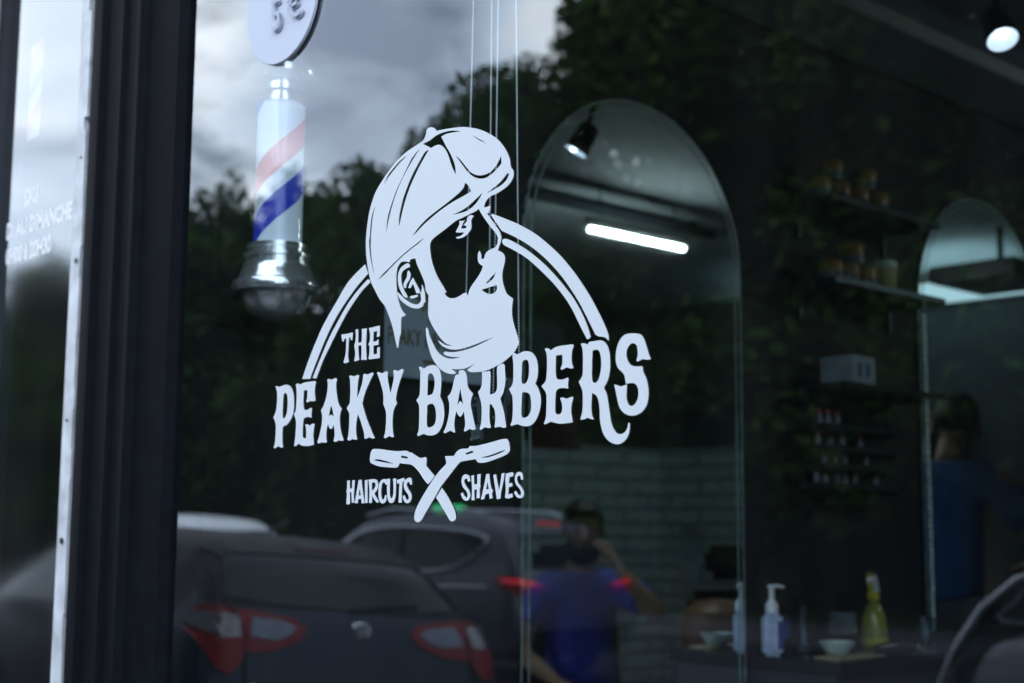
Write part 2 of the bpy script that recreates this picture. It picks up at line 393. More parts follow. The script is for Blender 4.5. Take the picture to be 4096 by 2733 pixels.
M_yelliq = mat('yellow_green_liquid', (0.26, 0.28, 0.05), 0.2, var=0.3, scale=12)
M_bluelab = mat('blue_label', (0.025, 0.06, 0.24), 0.4, var=0.15)
M_palebot = mat('pale_blue_bottle', (0.50, 0.58, 0.78), 0.35, var=0.2, scale=40)
M_redbrown = mat('red_cap', (0.30, 0.02, 0.025), 0.4, var=0.2)
M_redposter = mat('dark_red_print', (0.075, 0.008, 0.010), 0.6, var=0.3)
M_wood = mat('pale_wood', (0.40, 0.31, 0.20), 0.55, var=0.2, scale=20)
M_asphalt = mat('asphalt', (0.012, 0.0125, 0.015), 0.95, var=0.3, scale=60, bump=0.3, spec=.1)
M_pave = mat('pavement_concrete', (0.04, 0.04, 0.045), 0.95, var=0.2, scale=20, bump=0.15, spec=.1)
M_paint = mat('road_paint', (0.7, 0.7, 0.7), 0.7, var=0.15, scale=30)
M_bark = mat('bark', (0.07, 0.055, 0.04), 0.9, var=0.35, scale=12, bump=0.5)
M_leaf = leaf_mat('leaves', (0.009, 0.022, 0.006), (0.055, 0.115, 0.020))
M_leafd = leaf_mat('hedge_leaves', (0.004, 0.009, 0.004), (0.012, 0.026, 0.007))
M_grass = mat('grass', (0.012, 0.02, 0.008), 0.95, spec=.05, var=0.4, scale=8)
M_bead = mat('bead_plastic', (0.66, 0.70, 0.76), 0.3, var=0.1)
M_stone = mat('facade_render', (0.17, 0.165, 0.16), 0.85, var=0.1, scale=4, bump=0.1)
DECAL = {
 'portrait': [
  ("-1623,4074 -1609,4135 -1523,4154 -1431,4123 -1376,4068* -1276,4064 -1044,4043 -797,4009 -572,3949 -383,3876 -198,3778 -47,3675 69,3561 151,3449 201,3349 221,3255 234,3219* 275,3172 283,3109 252,3047 172,2983 59,2940 -55,2909 -170,2894 -252,2857 -301,2808 -320,2754* -267,2751 -209,2762* -187,2748 -200,2706 -224,2659 -263,2657* -241,2639 -148,2540 -65,2448 1,2371 37,2298 43,2252 19,2189 -31,2101* 28,2077 90,2035 122,1971 107,1893 79,1816 67,1738 81,1643 121,1546 170,1467 289,1392* 271,1291 268,1187 292,1079 336,971 384,862 408,775 382,735 349,688 293,640 192,584 65,529 -63,491 -192,461 -323,446 -455,446 -576,459 -646,492* -590,514 -524,549 -473,578* -590,535 -725,513 -862,517 -993,534* -930,504 -875,470* -915,455 -998,461 -1110,491 -1209,539 -1295,606 -1382,691 -1441,779 -1472,846 -1520,957 -1548,1071 -1557,1156 -1531,1181* -1502,1137 -1468,1050 -1401,946 -1313,828 -1206,747 -1079,695 -933,672 -779,687* -913,694 -1037,715 -1126,743 -1154,773 -1112,790 -997,770 -852,767 -669,778 -468,808 -270,854 -84,903* -270,873 -468,837 -669,808 -853,796 -1019,816 -1155,862 -1241,918 -1278,970* -1231,942 -1146,896 -1061,872 -968,863* -1083,897 -1189,961 -1297,1061 -1406,1183 -1484,1295 -1514,1390 -1511,1529 -1507,1641* -1570,1719 -1594,1820 -1640,1911 -1719,2035 -1788,2143 -1824,2234* -1947,2233* -1961,2192 -2025,2211* -2149,2220 -2232,2158 -2265,2047 -2262,1931 -2247,1799* -2226,1695 -2177,1589 -2118,1497 -2026,1408* -2127,1386* -2135,1270 -2132,1155* -2164,1087 -2189,947* -2216,942 -2252,1024 -2302,1172 -2364,1321 -2449,1475 -2533,1600 -2605,1666* -2678,1733 -2776,1861 -2875,1991 -2939,2132 -2980,2271 -3023,2471 -3036,2652 -3023,2830 -3032,2763 -3007,2921 -2963,3115 -2888,3278 -2793,3424 -2639,3560 -2485,3681 -2314,3786 -2181,3847 -2049,3896 -1880,3936 -1768,3963 -1676,3993", ["-1693,3936* -1528,3958 -1401,3999 -1239,4017 -1025,4002 -831,3953* -1024,3973 -1167,3978 -1274,3961* -1209,3871 -1154,3789 -1072,3684 -1008,3577 -953,3461 -933,3334* -996,3421 -1051,3526 -1098,3629 -1153,3723 -1244,3814 -1326,3852 -1416,3852 -1498,3835*", "-1748,3886* -1913,3747 -2060,3604 -2208,3434 -2318,3269 -2410,3088 -2482,2902 -2531,2725* -2506,2931 -2448,3082 -2375,3217 -2283,3361 -2171,3501 -2061,3634 -1932,3775", "-1552,3818* -1669,3701 -1778,3589 -1887,3457 -1995,3306 -2086,3138 -2157,2967 -2192,2857 -2228,2778* -2227,2887 -2193,3028 -2131,3189 -2049,3333 -1949,3480 -1840,3606 -1731,3719 -1635,3804", "-2066,3825* -2235,3740 -2397,3647 -2540,3548 -2616,3469* -2522,3601 -2379,3699 -2227,3782", "-2810,3190* -2867,3049 -2895,2867 -2910,2720 -2909,2545 -2914,2604 -2889,2407 -2840,2223 -2788,2084* -2865,2256 -2926,2457 -2954,2655 -2938,2724 -2927,2872 -2891,3053", "-731,3177* -661,3128 -617,3062 -608,3028* -745,2994 -918,2960 -1093,2917 -1287,2855 -1483,2779 -1664,2700 -1810,2618 -1893,2582* -1792,2666 -1665,2742 -1521,2810 -1341,2876 -1164,2936 -989,3000 -850,3058 -764,3111", "-354,2971* -461,2858 -596,2788 -755,2755 -1001,2756* -810,2784 -656,2829 -521,2890", "-951,3623* -823,3521 -700,3393 -578,3289 -442,3234 -307,3221 -174,3248 -76,3310 -11,3378 29,3433* 31,3313* -59,3259 -174,3200 -306,3171 -407,3181 -526,3222 -647,3302 -770,3424 -858,3523", "154,3157* 191,3142* 139,3065 42,3014 -88,2980 -270,2948* -121,3002 -7,3050 90,3110", "-604,3853* -450,3767 -339,3702 -249,3620* -330,3689 -449,3750", "-1632,2510* -1736,2453 -1913,2392 -2135,2301 -2338,2201 -2521,2101 -2710,2018* -2618,2084 -2435,2176 -2253,2269 -2029,2368 -1807,2449", "-66,1808* -125,1762 -203,1718 -271,1664* -183,1686 -101,1733", "-359,1589* -241,1602 -45,1619* -44,1552 -102,1512 -190,1513 -279,1544", "-431,2749* -366,2659 -264,2544 -164,2438 -81,2358 -31,2283 -38,2219 -32,2206 -86,2147* -169,2138 -248,2115 -297,2068 -306,2026* -366,2023* -371,2091 -404,2150* -437,2114 -442,2033 -415,1973 -334,1921* -363,1860 -442,1775 -542,1693 -611,1619 -641,1538* -672,1579 -733,1586* -825,1556 -928,1539 -1033,1551 -1107,1588 -1150,1635* -1108,1644* -1184,1743 -1293,1868 -1381,2005 -1449,2155 -1485,2301 -1487,2401 -1435,2464 -1298,2518 -1156,2567 -1016,2622 -895,2662 -757,2681 -620,2707 -518,2723"]),
  ("-851,2643* -845,2590 -918,2502* -900,2482 -736,2460* -804,2422 -917,2415* -873,2389 -752,2393 -667,2427 -591,2482 -584,2550 -585,2619 -534,2666* -616,2691 -671,2655 -756,2628*", ["-684,2658* -764,2601 -802,2526* -737,2516 -685,2525 -720,2557 -763,2564* -721,2588 -684,2611"]),
  ("-2019,2185* -2147,2147 -2216,2069 -2228,1955 -2191,1835 -2097,1709 -2010,1664* -1993,1690 -2069,1778 -2134,1901 -2150,2003 -2122,2072 -2044,2105 -1950,2119* -1960,2166", []),
  ("-2235,1783* -2222,1724 -2145,1643 -2007,1556 -1872,1501 -1739,1477 -1630,1500* -1605,1551 -1577,1548* -1591,1679 -1632,1783 -1666,1826* -1668,1730 -1696,1705 -1689,1662 -1680,1591 -1730,1547 -1807,1545 -1919,1582 -2043,1646 -2147,1722", []),
  ("-1987,2076* -1930,2019 -1950,1935 -2016,1872 -2025,1816* -2082,1830 -2080,1908 -2018,1973 -2009,2043", []),
  ("-1872,1954* -1815,1876 -1751,1797 -1705,1728 -1722,1701 -1789,1709* -1817,1762 -1870,1854 -1924,1804 -1980,1810* -1938,1891", []),
  ("-1932,1679 -1832,1682 -1762,1685* -1754,1658 -1831,1643 -1920,1649", []),
 ],
 'ring_left': [
  ("-4645,651* -4497,909 -4298,1212 -4073,1499 -3753,1814 -3450,2094 -3042,2305* -2962,2150* -3215,1999 -3459,1820 -3731,1586 -3998,1284 -4271,890 -4424,639*", []),
  ("-4356,646* -4196,884 -3942,1239 -3676,1529 -3425,1769 -3175,1944 -2965,2062* -2914,2040 -2907,2004* -3110,1897 -3421,1651 -3640,1427 -3892,1136 -4101,877 -4253,631*", []),
 ],
 'ring_right': [
  ("-146,2635* 172,2500 373,2410 668,2252 899,2095 1150,1898 1344,1715 1517,1525 1701,1300 1895,1017 2007,826 2054,714 2054,653* 2007,693 1951,714 1881,727 1820,758* 1737,895 1630,1061 1509,1238 1234,1564 958,1820 669,2036 374,2209 47,2365* -172,2618*", []),
  ("64,2230 114,2243 215,2211 435,2097 670,1951 958,1733 1235,1477 1464,1230 1652,946 1745,730* 1701,708 1675,711* 1545,908 1373,1174 1123,1451 845,1690 554,1912 261,2076 90,2163", []),
 ],
 'word_the': [
  ("-3618,1269* -3580,1156* -3548,1158* -3535,1199* -3488,1201* -3486,1012 -3510,907 -3545,834* -3497,810* -3405,828* -3427,922 -3422,1057 -3414,1205* -3367,1206* -3371,1164* -3324,1160* -3319,1278* -3467,1269 -3552,1272*", []),
  ("-3255,1310* -3185,1316* -3178,1241 -3177,1105* -3093,1104* -3086,1208 -3094,1307* -2964,1306* -2972,1197 -2973,1001 -2952,829* -2977,819* -3018,832* -3091,828* -3088,962 -3095,1059* -3172,1056* -3162,944 -3138,838* -3198,827* -3265,824* -3265,842* -3245,951 -3273,1065 -3247,1136 -3242,1222", []),
  ("-2914,1308* -2854,1305* -2645,1317* -2644,1154* -2717,1146* -2705,1241* -2793,1235* -2798,1081* -2710,1090* -2672,1120* -2669,1025* -2790,1025* -2788,888* -2704,893* -2697,987* -2635,991* -2633,824* -2872,822* -2912,832* -2891,921 -2891,1018 -2920,1058 -2887,1103 -2885,1213", []),
 ],
 'word_first': [
  ("-5396,583* -5359,587 -5312,573 -5257,574 -5166,586 -5075,591 -5001,570 -4936,529 -4887,454 -4861,359 -4850,235 -4863,143 -4904,53 -4973,-16 -5052,-63 -5142,-82* -5158,-120 -5162,-223 -5154,-327 -5131,-421* -5189,-424 -5254,-401* -5309,-409 -5363,-433* -5405,-416* -5376,-360 -5359,-257 -5354,-132 -5365,-27 -5396,26 -5435,70* -5409,111 -5370,171 -5349,264 -5340,389 -5349,484 -5376,548", ["-5114,458 -5067,434 -5042,370 -5036,246 -5049,143 -5086,73 -5130,44 -5158,56 -5171,129 -5168,253 -5165,378 -5149,434"]),
  ("-4821,573* -4768,590 -4695,566* -4590,588 -4449,593 -4284,595* -4260,570* -4281,515 -4289,435 -4274,353 -4259,281* -4322,275 -4392,284* -4444,277 -4488,265* -4520,292* -4494,336 -4491,418 -4493,464* -4584,465* -4590,383 -4590,281 -4581,199 -4544,151 -4465,152 -4379,177* -4352,164* -4361,85 -4358,14* -4442,34 -4512,32 -4573,15* -4587,-65 -4591,-167 -4584,-258 -4559,-295 -4497,-303* -4493,-212 -4505,-140 -4525,-84* -4463,-82* -4401,-105* -4333,-78* -4267,-86* -4286,-161 -4299,-261 -4283,-352 -4275,-412* -4405,-425 -4545,-422 -4633,-404 -4688,-376* -4748,-404 -4801,-421* -4820,-396* -4798,-300 -4786,-178 -4782,-56 -4804,27 -4856,102* -4818,130 -4798,170 -4789,272 -4786,396 -4796,499", []),
  ("-3958,594* -3916,601 -3848,581* -3748,604* -3697,583* -3720,527 -3716,427 -3686,306 -3649,205 -3606,153 -3560,116* -3586,63 -3605,-5 -3595,-134 -3567,-233 -3522,-323 -3492,-369* -3528,-384* -3619,-370* -3709,-394* -3757,-373* -3733,-295 -3742,-196 -3762,-116* -3788,-164 -3826,-190* -3877,-165 -3908,-104* -3936,-157 -3950,-246 -3946,-335 -3924,-381* -3977,-396* -4054,-381* -4147,-399* -4186,-375* -4151,-307 -4112,-209 -4082,-110 -4070,-11 -4081,60 -4109,117* -4060,169 -4012,236 -3973,324 -3947,433 -3944,523", ["-3841,186* -3804,115 -3766,3* -3835,42* -3896,10* -3871,98"]),
  ("-3393,607* -3352,614* -3270,594* -3158,610* -3133,593* -3155,526 -3167,410 -3174,255* -3101,376 -3049,490 -3029,605* -2998,614* -2926,597* -2800,619* -2773,598* -2836,523 -2912,422 -2987,301 -3038,168* -2995,69 -2928,-60 -2845,-189 -2763,-307 -2714,-372* -2760,-379* -2855,-356* -2941,-377* -2973,-361* -2983,-288 -3034,-180 -3086,-81 -3140,9* -3166,-57 -3183,-144 -3184,-250 -3170,-319 -3147,-373* -3195,-381* -3268,-363* -3356,-387* -3401,-363* -3376,-300 -3364,-184 -3360,-67 -3367,31 -3398,72 -3435,114* -3400,151 -3361,188 -3349,305 -3354,442 -3366,551", []),
  ("-2695,609* -2659,616* -2573,589* -2466,611* -2427,599* -2433,532 -2415,445 -2385,357 -2357,275* -2321,372 -2287,484 -2289,560 -2301,608* -2260,614* -2192,595* -2087,618* -2054,594* -2099,508 -2156,399 -2198,298 -2228,177* -2196,118* -2237,74 -2274,19 -2293,-83 -2293,-196 -2280,-300 -2258,-376* -2300,-379* -2369,-355* -2459,-389* -2498,-371* -2469,-301 -2454,-207 -2448,-94 -2460,11 -2496,79 -2528,129* -2523,195 -2533,281 -2566,370 -2624,489", []),
 ],
 'word_second': [
  ("-1704,610* -1676,620* -1581,584* -1509,609 -1409,619 -1338,609 -1280,581 -1230,523 -1200,438 -1194,346 -1203,256 -1218,157* -1179,100 -1143,34 -1124,-58 -1125,-148 -1151,-237 -1205,-316 -1274,-367 -1373,-390 -1486,-383 -1566,-362* -1630,-370 -1687,-388* -1724,-366* -1689,-312 -1680,-202 -1678,-64 -1686,47 -1714,95 -1751,135* -1708,169 -1676,222 -1669,342 -1668,472 -1674,556", ["-1492,478 -1442,502 -1392,484 -1355,431 -1343,338 -1365,248 -1393,200* -1499,184* -1498,331", "-1496,46 -1411,63 -1354,42 -1317,-20 -1301,-112 -1313,-202 -1361,-254 -1446,-273 -1497,-248 -1506,-147 -1501,-37"]),
  ("-867,443* -819,442* -820,491* -759,496 -711,488 -670,453 -644,380 -634,307 -606,234 -511,148* -537,100 -556,53 -555,-18 -527,-108 -492,-216 -450,-342* -496,-353* -583,-336* -663,-367* -697,-357* -671,-278 -679,-189 -704,-81* -728,-124 -775,-157* -823,-128 -858,-72* -890,-160 -902,-258 -880,-371* -914,-369* -983,-339* -1107,-374* -1135,-355* -1081,-277 -1041,-179 -1016,-64 -1018,45 -1054,142* -993,188 -953,257 -927,346 -894,425", ["-782,246* -753,136 -717,18* -779,66* -839,12* -814,122"]),
  ("-330,441* -159,437* -154,362 -157,239 -164,121* -97,121 -46,148 -20,203 -19,299 -26,413 -21,483* 14,506 91,522 130,497* 137,418 147,313 133,202 96,109 45,51* 72,-11 111,-109 144,-223 171,-344* 126,-355* 44,-334* -65,-340* -53,-273 -48,-187 -68,-99 -114,-35 -166,-14* -169,-110 -167,-224 -136,-334* -168,-344* -260,-326* -344,-360* -371,-345* -339,-268 -328,-137 -336,-13 -364,68 -411,168* -359,209 -334,269 -328,357", []),
  ("287,641* 305,652* 393,619* 468,647 555,651 641,632 702,593 752,525 776,438 779,353 765,277 729,204* 778,149 815,79 837,-6 830,-98 804,-181 757,-263 697,-319 612,-350 514,-348 427,-327 377,-316 271,-336* 252,-318* 283,-264 295,-162 297,-59 286,62 260,107 220,166* 266,201 297,260 302,363 301,493 287,580", ["475,504 518,535 580,526 603,468 608,383 597,298 558,233 503,215 465,248 468,376", "479,93 534,102 608,80 639,31 652,-54 647,-139 610,-204 549,-235 488,-232 465,-188 468,-52"]),
  ("904,654* 954,658* 1028,622* 1095,653 1213,666 1423,665* 1441,646* 1409,578 1402,506 1409,423 1438,359* 1388,354 1316,376* 1221,349* 1199,367* 1228,417 1235,489 1231,547* 1117,546* 1111,447 1111,321 1123,258 1155,229 1243,223 1330,241* 1345,221 1338,159 1342,97* 1258,111 1171,109 1124,80 1109,9 1105,-95 1110,-199 1157,-228 1216,-210 1233,-154 1227,-92 1193,-17* 1244,-10* 1309,-33* 1417,-11* 1435,-27* 1403,-113 1396,-205 1411,-277 1425,-341* 1303,-349 1187,-348 1099,-332 1025,-314* 914,-345* 892,-332* 929,-263 938,-148 942,-23 927,72 844,162* 904,205 933,250 948,376 947,523 934,598", []),
  ("1567,660* 1609,664* 1694,641* 1715,670* 1800,672 1911,672 1980,646 2035,590 2069,501 2082,379 2072,259 2041,161 1972,65* 2020,-19 2047,-131 2074,-272 2100,-383 2141,-464 2194,-516 2261,-529 2328,-507 2368,-455 2384,-392* 2405,-408 2405,-486 2374,-563 2314,-620 2234,-651 2154,-648 2059,-610 1978,-537 1930,-445 1902,-323 1896,-192 1868,-69 1827,-16 1768,13* 1757,-93 1757,-214 1771,-276 1796,-328* 1743,-315 1687,-297* 1624,-314 1563,-316* 1567,-291* 1596,-206 1603,-84 1595,49 1529,172* 1574,215 1600,264 1605,387 1605,510 1595,593", ["1774,552* 1841,559 1890,537 1918,463 1927,361 1913,261 1876,173 1820,138 1771,170 1764,313"]),
  ("2759,364* 2701,359 2629,376* 2537,350* 2520,363* 2544,431 2538,510 2519,562 2466,586 2413,571 2366,516 2356,447 2379,375 2425,322 2491,295 2622,286* 2635,216 2686,124 2711,25 2717,-73 2697,-169 2644,-244 2566,-294 2461,-312 2369,-298 2289,-254 2229,-181 2196,-80 2169,22 2149,93* 2183,86 2264,60* 2364,83* 2357,-1 2357,-90 2383,-160 2429,-191 2488,-176 2534,-120 2552,-43 2542,27 2503,74 2450,92 2344,91* 2334,140 2318,201 2265,254 2211,299 2177,381 2178,472 2198,560 2246,646 2320,700 2414,711 2520,701 2599,678 2650,619 2689,527 2727,425", []),
 ],
 'razor_behind': [
  ("-2753,-534* -2598,-540 -2393,-566 -2191,-585 -1993,-586 -1914,-601 -1874,-621* -1845,-616* -1757,-656 -1659,-699* -1602,-703 -1526,-691* -1497,-719 -1504,-815* -1427,-878 -1312,-965* -1376,-1024 -1460,-1082* -1556,-1008 -1674,-896 -1792,-814 -1870,-787* -1988,-778 -2107,-762* -2155,-816 -2204,-827* -2386,-816 -2590,-798 -2735,-763 -2809,-735* -2824,-703 -2818,-627 -2793,-565", ["-2727,-700* -2634,-690 -2470,-716 -2347,-743 -2246,-768* -2387,-754 -2592,-725", "-2070,-652* -1922,-679* -1931,-705* -2085,-682*"]),
  ("-1150,-1135* -1047,-1232 -954,-1339 -879,-1434 -845,-1516 -849,-1575 -912,-1604 -976,-1586 -1041,-1516 -1154,-1397 -1277,-1271* -1214,-1206", []),
 ],
 'razor_front': [
  ("188,-503* 222,-544 243,-613 240,-670* 190,-708 90,-739 -63,-774 -217,-804 -339,-810 -409,-793 -436,-757* -568,-765 -675,-774 -756,-783* -818,-822 -943,-926 -1069,-1030 -1178,-1123 -1269,-1229 -1378,-1348 -1489,-1467 -1581,-1575 -1656,-1617 -1724,-1605 -1754,-1563 -1746,-1490 -1700,-1405 -1607,-1285 -1496,-1166 -1367,-1036 -1220,-907 -1065,-804* -1075,-744 -1094,-695* -1021,-695 -902,-696* -839,-638 -750,-606 -598,-606* -571,-571* -430,-574 -255,-554 -66,-527 87,-504", ["-659,-668* -517,-638* -485,-662* -641,-692*", "-357,-736* -218,-723 -64,-694 72,-664 165,-650* 89,-682 -64,-717 -218,-741"]),
 ],
 'word_haircuts': [
  ("-3383,-996* -3318,-987* -3303,-1114* -3254,-1112* -3250,-989* -3186,-988* -3196,-1128 -3202,-1243 -3182,-1320* -3252,-1332* -3263,-1204 -3265,-1165* -3307,-1171* -3298,-1255 -3301,-1344* -3374,-1350 -3389,-1305 -3380,-1202 -3394,-1151 -3379,-1112", []),
  ("-3094,-989* -3020,-984* -2995,-1106 -2942,-1309 -2949,-1337* -3008,-1337* -3021,-1270* -3095,-1276* -3103,-1336* -3178,-1335* -3150,-1218 -3122,-1104", ["-3062,-1117* -3086,-1219* -3029,-1217*"]),
  ("-2940,-995* -2869,-991* -2868,-1133 -2858,-1333* -2929,-1335* -2930,-1157", []),
  ("-2848,-988* -2728,-982 -2645,-998 -2610,-1062 -2630,-1137 -2700,-1198* -2637,-1262 -2578,-1319* -2634,-1335* -2698,-1286 -2751,-1229* -2754,-1334* -2824,-1336* -2823,-1134", ["-2764,-1034* -2695,-1035 -2673,-1073 -2703,-1123 -2760,-1154*"]),
  ("-2411,-990* -2398,-1066* -2435,-1071* -2460,-1039 -2511,-1045 -2529,-1113 -2532,-1213 -2503,-1282 -2463,-1276 -2444,-1220* -2404,-1227* -2412,-1302 -2471,-1341 -2543,-1332 -2592,-1262 -2603,-1162 -2592,-1062 -2542,-1007 -2482,-987", []),
  ("-2401,-988* -2330,-982* -2332,-1116 -2323,-1228 -2292,-1272 -2253,-1229 -2246,-1118 -2260,-987* -2184,-983* -2186,-1119 -2193,-1242 -2234,-1322 -2290,-1340 -2351,-1321 -2389,-1240 -2401,-1115", []),
  ("-2170,-1008* -2002,-977* -1982,-1012* -2040,-1047* -2047,-1146 -2048,-1336* -2121,-1339* -2115,-1169 -2109,-1052* -2158,-1064*", []),
  ("-1826,-1002* -1814,-1076* -1863,-1081* -1883,-1044 -1922,-1049 -1937,-1086 -1890,-1148 -1830,-1210 -1822,-1283 -1875,-1337 -1944,-1343 -2003,-1306 -2030,-1244* -1986,-1226* -1955,-1269 -1915,-1300 -1887,-1270 -1908,-1221 -1978,-1159 -2009,-1091 -1991,-1024 -1924,-986 -1861,-980", []),
 ],
 'word_shaves': [
  ("-568,-981* -546,-1052* -599,-1065* -617,-1021 -662,-1026 -674,-1061 -633,-1120 -570,-1180 -546,-1250 -577,-1308 -639,-1321 -702,-1295 -748,-1224* -703,-1207* -667,-1254 -622,-1278 -605,-1243 -632,-1190 -705,-1131 -733,-1060 -716,-990 -654,-958", []),
  ("-529,-982* -473,-972* -466,-1100* -404,-1095* -406,-968* -333,-958* -343,-1102 -334,-1131 -351,-1160 -349,-1287* -419,-1292* -412,-1170* -465,-1175* -457,-1315* -520,-1317* -512,-1169", []),
  ("-224,-966* -163,-962* -145,-1060 -113,-1163 -78,-1187* -100,-1221 -91,-1290* -150,-1303* -163,-1226* -237,-1242* -262,-1305* -328,-1308* -290,-1195 -248,-1058", ["-196,-1070* -221,-1173* -169,-1168*"]),
  ("-81,-981* -26,-970* 0,-1063 36,-1189* 68,-1064 84,-967* 146,-957* 119,-1088 78,-1212 66,-1300* -5,-1308* -37,-1176", []),
  ("168,-969* 293,-952* 323,-969* 310,-1006* 244,-1016* 228,-1101* 294,-1093* 303,-1136* 229,-1152* 221,-1248* 296,-1232* 310,-1283* 213,-1302* 155,-1287* 170,-1179 161,-1066", []),
  ("491,-971* 511,-1050* 467,-1060* 451,-1010 409,-1003 390,-1036 410,-1093 476,-1150 523,-1218 510,-1279 453,-1298 387,-1284 329,-1221* 370,-1199* 412,-1245 453,-1262 469,-1229 436,-1172 369,-1115 344,-1047 368,-974 434,-950", []),
 ],
}
# ================================================================== SETTING: street
def sheet(name, x0, x1, y0, y1, z, m):
    bm = B(); vs = [bm.verts.new(p) for p in ((x0, y0, z), (x1, y0, z), (x1, y1, z), (x0, y1, z))]; bm.faces.new(vs)
    return tag(obj(name, bm, m), kind='structure')
ROADZ = -0.12
sheet('ground', -300, 300, -300, 200, -0.2, M_grass)
sheet('road', -120, 80, -14.0, -2.95, ROADZ, M_asphalt)
bm = B(); box(bm, -120, 80, -2.9, 0.0, -0.19, 0.0); tag(obj('pavement', bm, M_pave), kind='structure')
bm = B()
for k in range(-100, 70): box(bm, k + .005, k + .995, -3.05, -2.9, -0.19, 0.005, 0.01)
tag(obj('kerb', bm, M_stone), kind='structure')
bm = B(); box(bm, -120, 80, -17.5, -14.0, -0.19, 0.0); tag(obj('far_pavement', bm, M_pave), kind='structure')
bm = B()
for k in range(-20, 12): box(bm, k * 6, k * 6 + 3, -7.75, -7.63, ROADZ, ROADZ + .004)
tag(obj('road_markings', bm, M_paint), kind='structure')
sheet('grass_bank', -120, 80, -60, -17.5, 0.0, M_grass)

# ================================================================== SETTING: shop shell
FL = 0.12; XW = -2.42; XE = 1.6; YB = 6.05; CE = 2.95
sheet('shop_floor', XW, XE, 0.02, YB, FL, M_floor)
def slab(name, m, *a):
    bm = B(); box(bm, *a); return tag(obj(name, bm, m), kind='structure')
slab('ceiling', M_ceil, XW - .1, XE + .1, 0.12, YB + .1, CE, CE + .1)
slab('wall_left', M_wall, XW - .12, XW, 0.06, YB, FL - .1, CE - .002)
slab('wall_right', M_wall, XE, XE + .12, 0.12, YB, FL - .1, CE - .002)
slab('wall_back', M_darkbrick, XW - .12, XE + .12, YB, YB + .12, FL - .1, CE - .004)
bm = B(); box(bm, XE - .03, XE - .001, 2.2, YB - .002, FL, 1.985); box(bm, -0.6, XE - .032, YB - .03, YB - .001, FL, 1.985)
tag(obj('wall_brick_lining', bm, M_brickw), kind='structure')
slab('hall_wall_back', M_wall, -4.3, -2.55, 1.6, 1.7, 0, CE)
slab('hall_wall_side', M_wall, -4.4, -4.3, 0.3, 1.7, 0, CE)
slab('hall_ceiling', M_wall, -4.4, -2.55, 0.12, 1.7, CE + .004, CE + .1)
sheet('hall_floor', -4.3, -2.55, 0.05, 1.6, FL - .01, M_floor)
# facade: wall above and beside, one building
bd = thing('shop_building', 'rendered building wall around and above the dark shopfront', 'building', (0, 0, 0))
bm = B(); box(bm, -9, -4.2, 0.0, 0.3, 0, 3.1); box(bm, 2.0, 9, 0.0, 0.3, 0, 3.1); box(bm, -22, 14, 0.0, 0.3, 3.1, 13.0); box(bm, -22, -9.002, 0.0, 0.3, 0, 3.098); box(bm, 9.002, 14, 0.0, 0.3, 0, 3.098); obj('wall', bm, M_stone, bd)
bm = B(); box(bm, -4.25, 2.05, -0.06, 0.10, 2.85, 3.35, 0.01); obj('fascia', bm, M_black, bd)

# ================================================================== WINDOW
win = thing('shop_window', 'large dark framed shop window pane reflecting clouds, trees and cars', 'window', (0, 0, 0))
bm = B(); vs = [bm.verts.new(p) for p in ((-2.30, 0, 0.55), (1.60, 0, 0.55), (1.60, 0, 2.85), (-2.30, 0, 2.85))]; bm.faces.new(vs)
obj('glass_pane', bm, M_glass, win, smooth=None)
bm = B(); box(bm, -2.30, 1.70, -0.05, 0.06, 0.47, 0.55, .008); box(bm, 1.60, 1.70, -0.05, 0.06, 0.55, 2.85, .008); obj('window_frame', bm, M_black, win)
bm = B(); box(bm, -2.30, 1.95, -0.04, 0.12, 0.0, 0.47, .01); obj('stall_riser', bm, M_black, win)
# moulded post between door and window
post = thing('frame_post', 'black moulded timber post between the door and the window', 'post', (0, 0, 0))
prof = [(-2.662, .06), (-2.662, .012), (-2.648, .012), (-2.648, -.012), (-2.600, -.016), (-2.592, -.030), (-2.576, -.030), (-2.566, -.020), (-2.500, -.020), (-2.490, -.034), (-2.478, -.034), (-2.470, -.026),
        (-2.425, -.026), (-2.412, -.040), (-2.398, -.040), (-2.388, -.026), (-2.345, -.022), (-2.290, -.018), (-2.273, -.006), (-2.273, .06)]
bm = B(); a = [bm.verts.new((x, y, 0)) for x, y in prof]; b = [bm.verts.new((x, y, 2.85)) for x, y in prof]
for i in range(len(prof)): j = (i + 1) % len(prof); bm.faces.new((a[i], a[j], b[j], b[i]))
bm.faces.new(a[::-1]); bm.faces.new(b); obj('moulded_post', bm, mat('post_paint', (0.0055, 0.0066, 0.0095), 0.65, var=0.25, scale=30, bump=0.04, detail=8, spec=.05), post, smooth=None)

# ================================================================== DOOR
door = thing('entrance_door', 'glazed entrance door with white opening hours and pale worn edge', 'door', (0, 0, 0))
bm = B(); vs = [bm.verts.new(p) for p in ((-3.13, 0.012, 0.3), (-2.714, 0.012, 0.3), (-2.714, 0.012, 2.8), (-3.13, 0.012, 2.8))]; bm.faces.new(vs)
obj('glass_pane', bm, M_doorglass, door, smooth=None)
bm = B(); box(bm, -3.24, -3.118, -0.012, 0.06, 0.02, 2.84, .006); box(bm, -3.117, -2.714, -0.010, 0.05, 2.72, 2.84); box(bm, -3.117, -2.714, -0.010, 0.05, 0.02, 0.3); obj('door_frame', bm, M_black, door)
bm = B()   # pale edge strip, chipped: many short pieces with ragged width
z = 0.02
while z < 2.84:
    h = random.uniform(.02, .09); w = random.uniform(-.002, .003)
    if random.random() < .06: w = -.012
    box(bm, -2.716, -2.674 + w, -0.006, 0.05, z, min(z + h, 2.84)); z += h
obj('edge_strip', bm, M_pale, door)
bm = B()
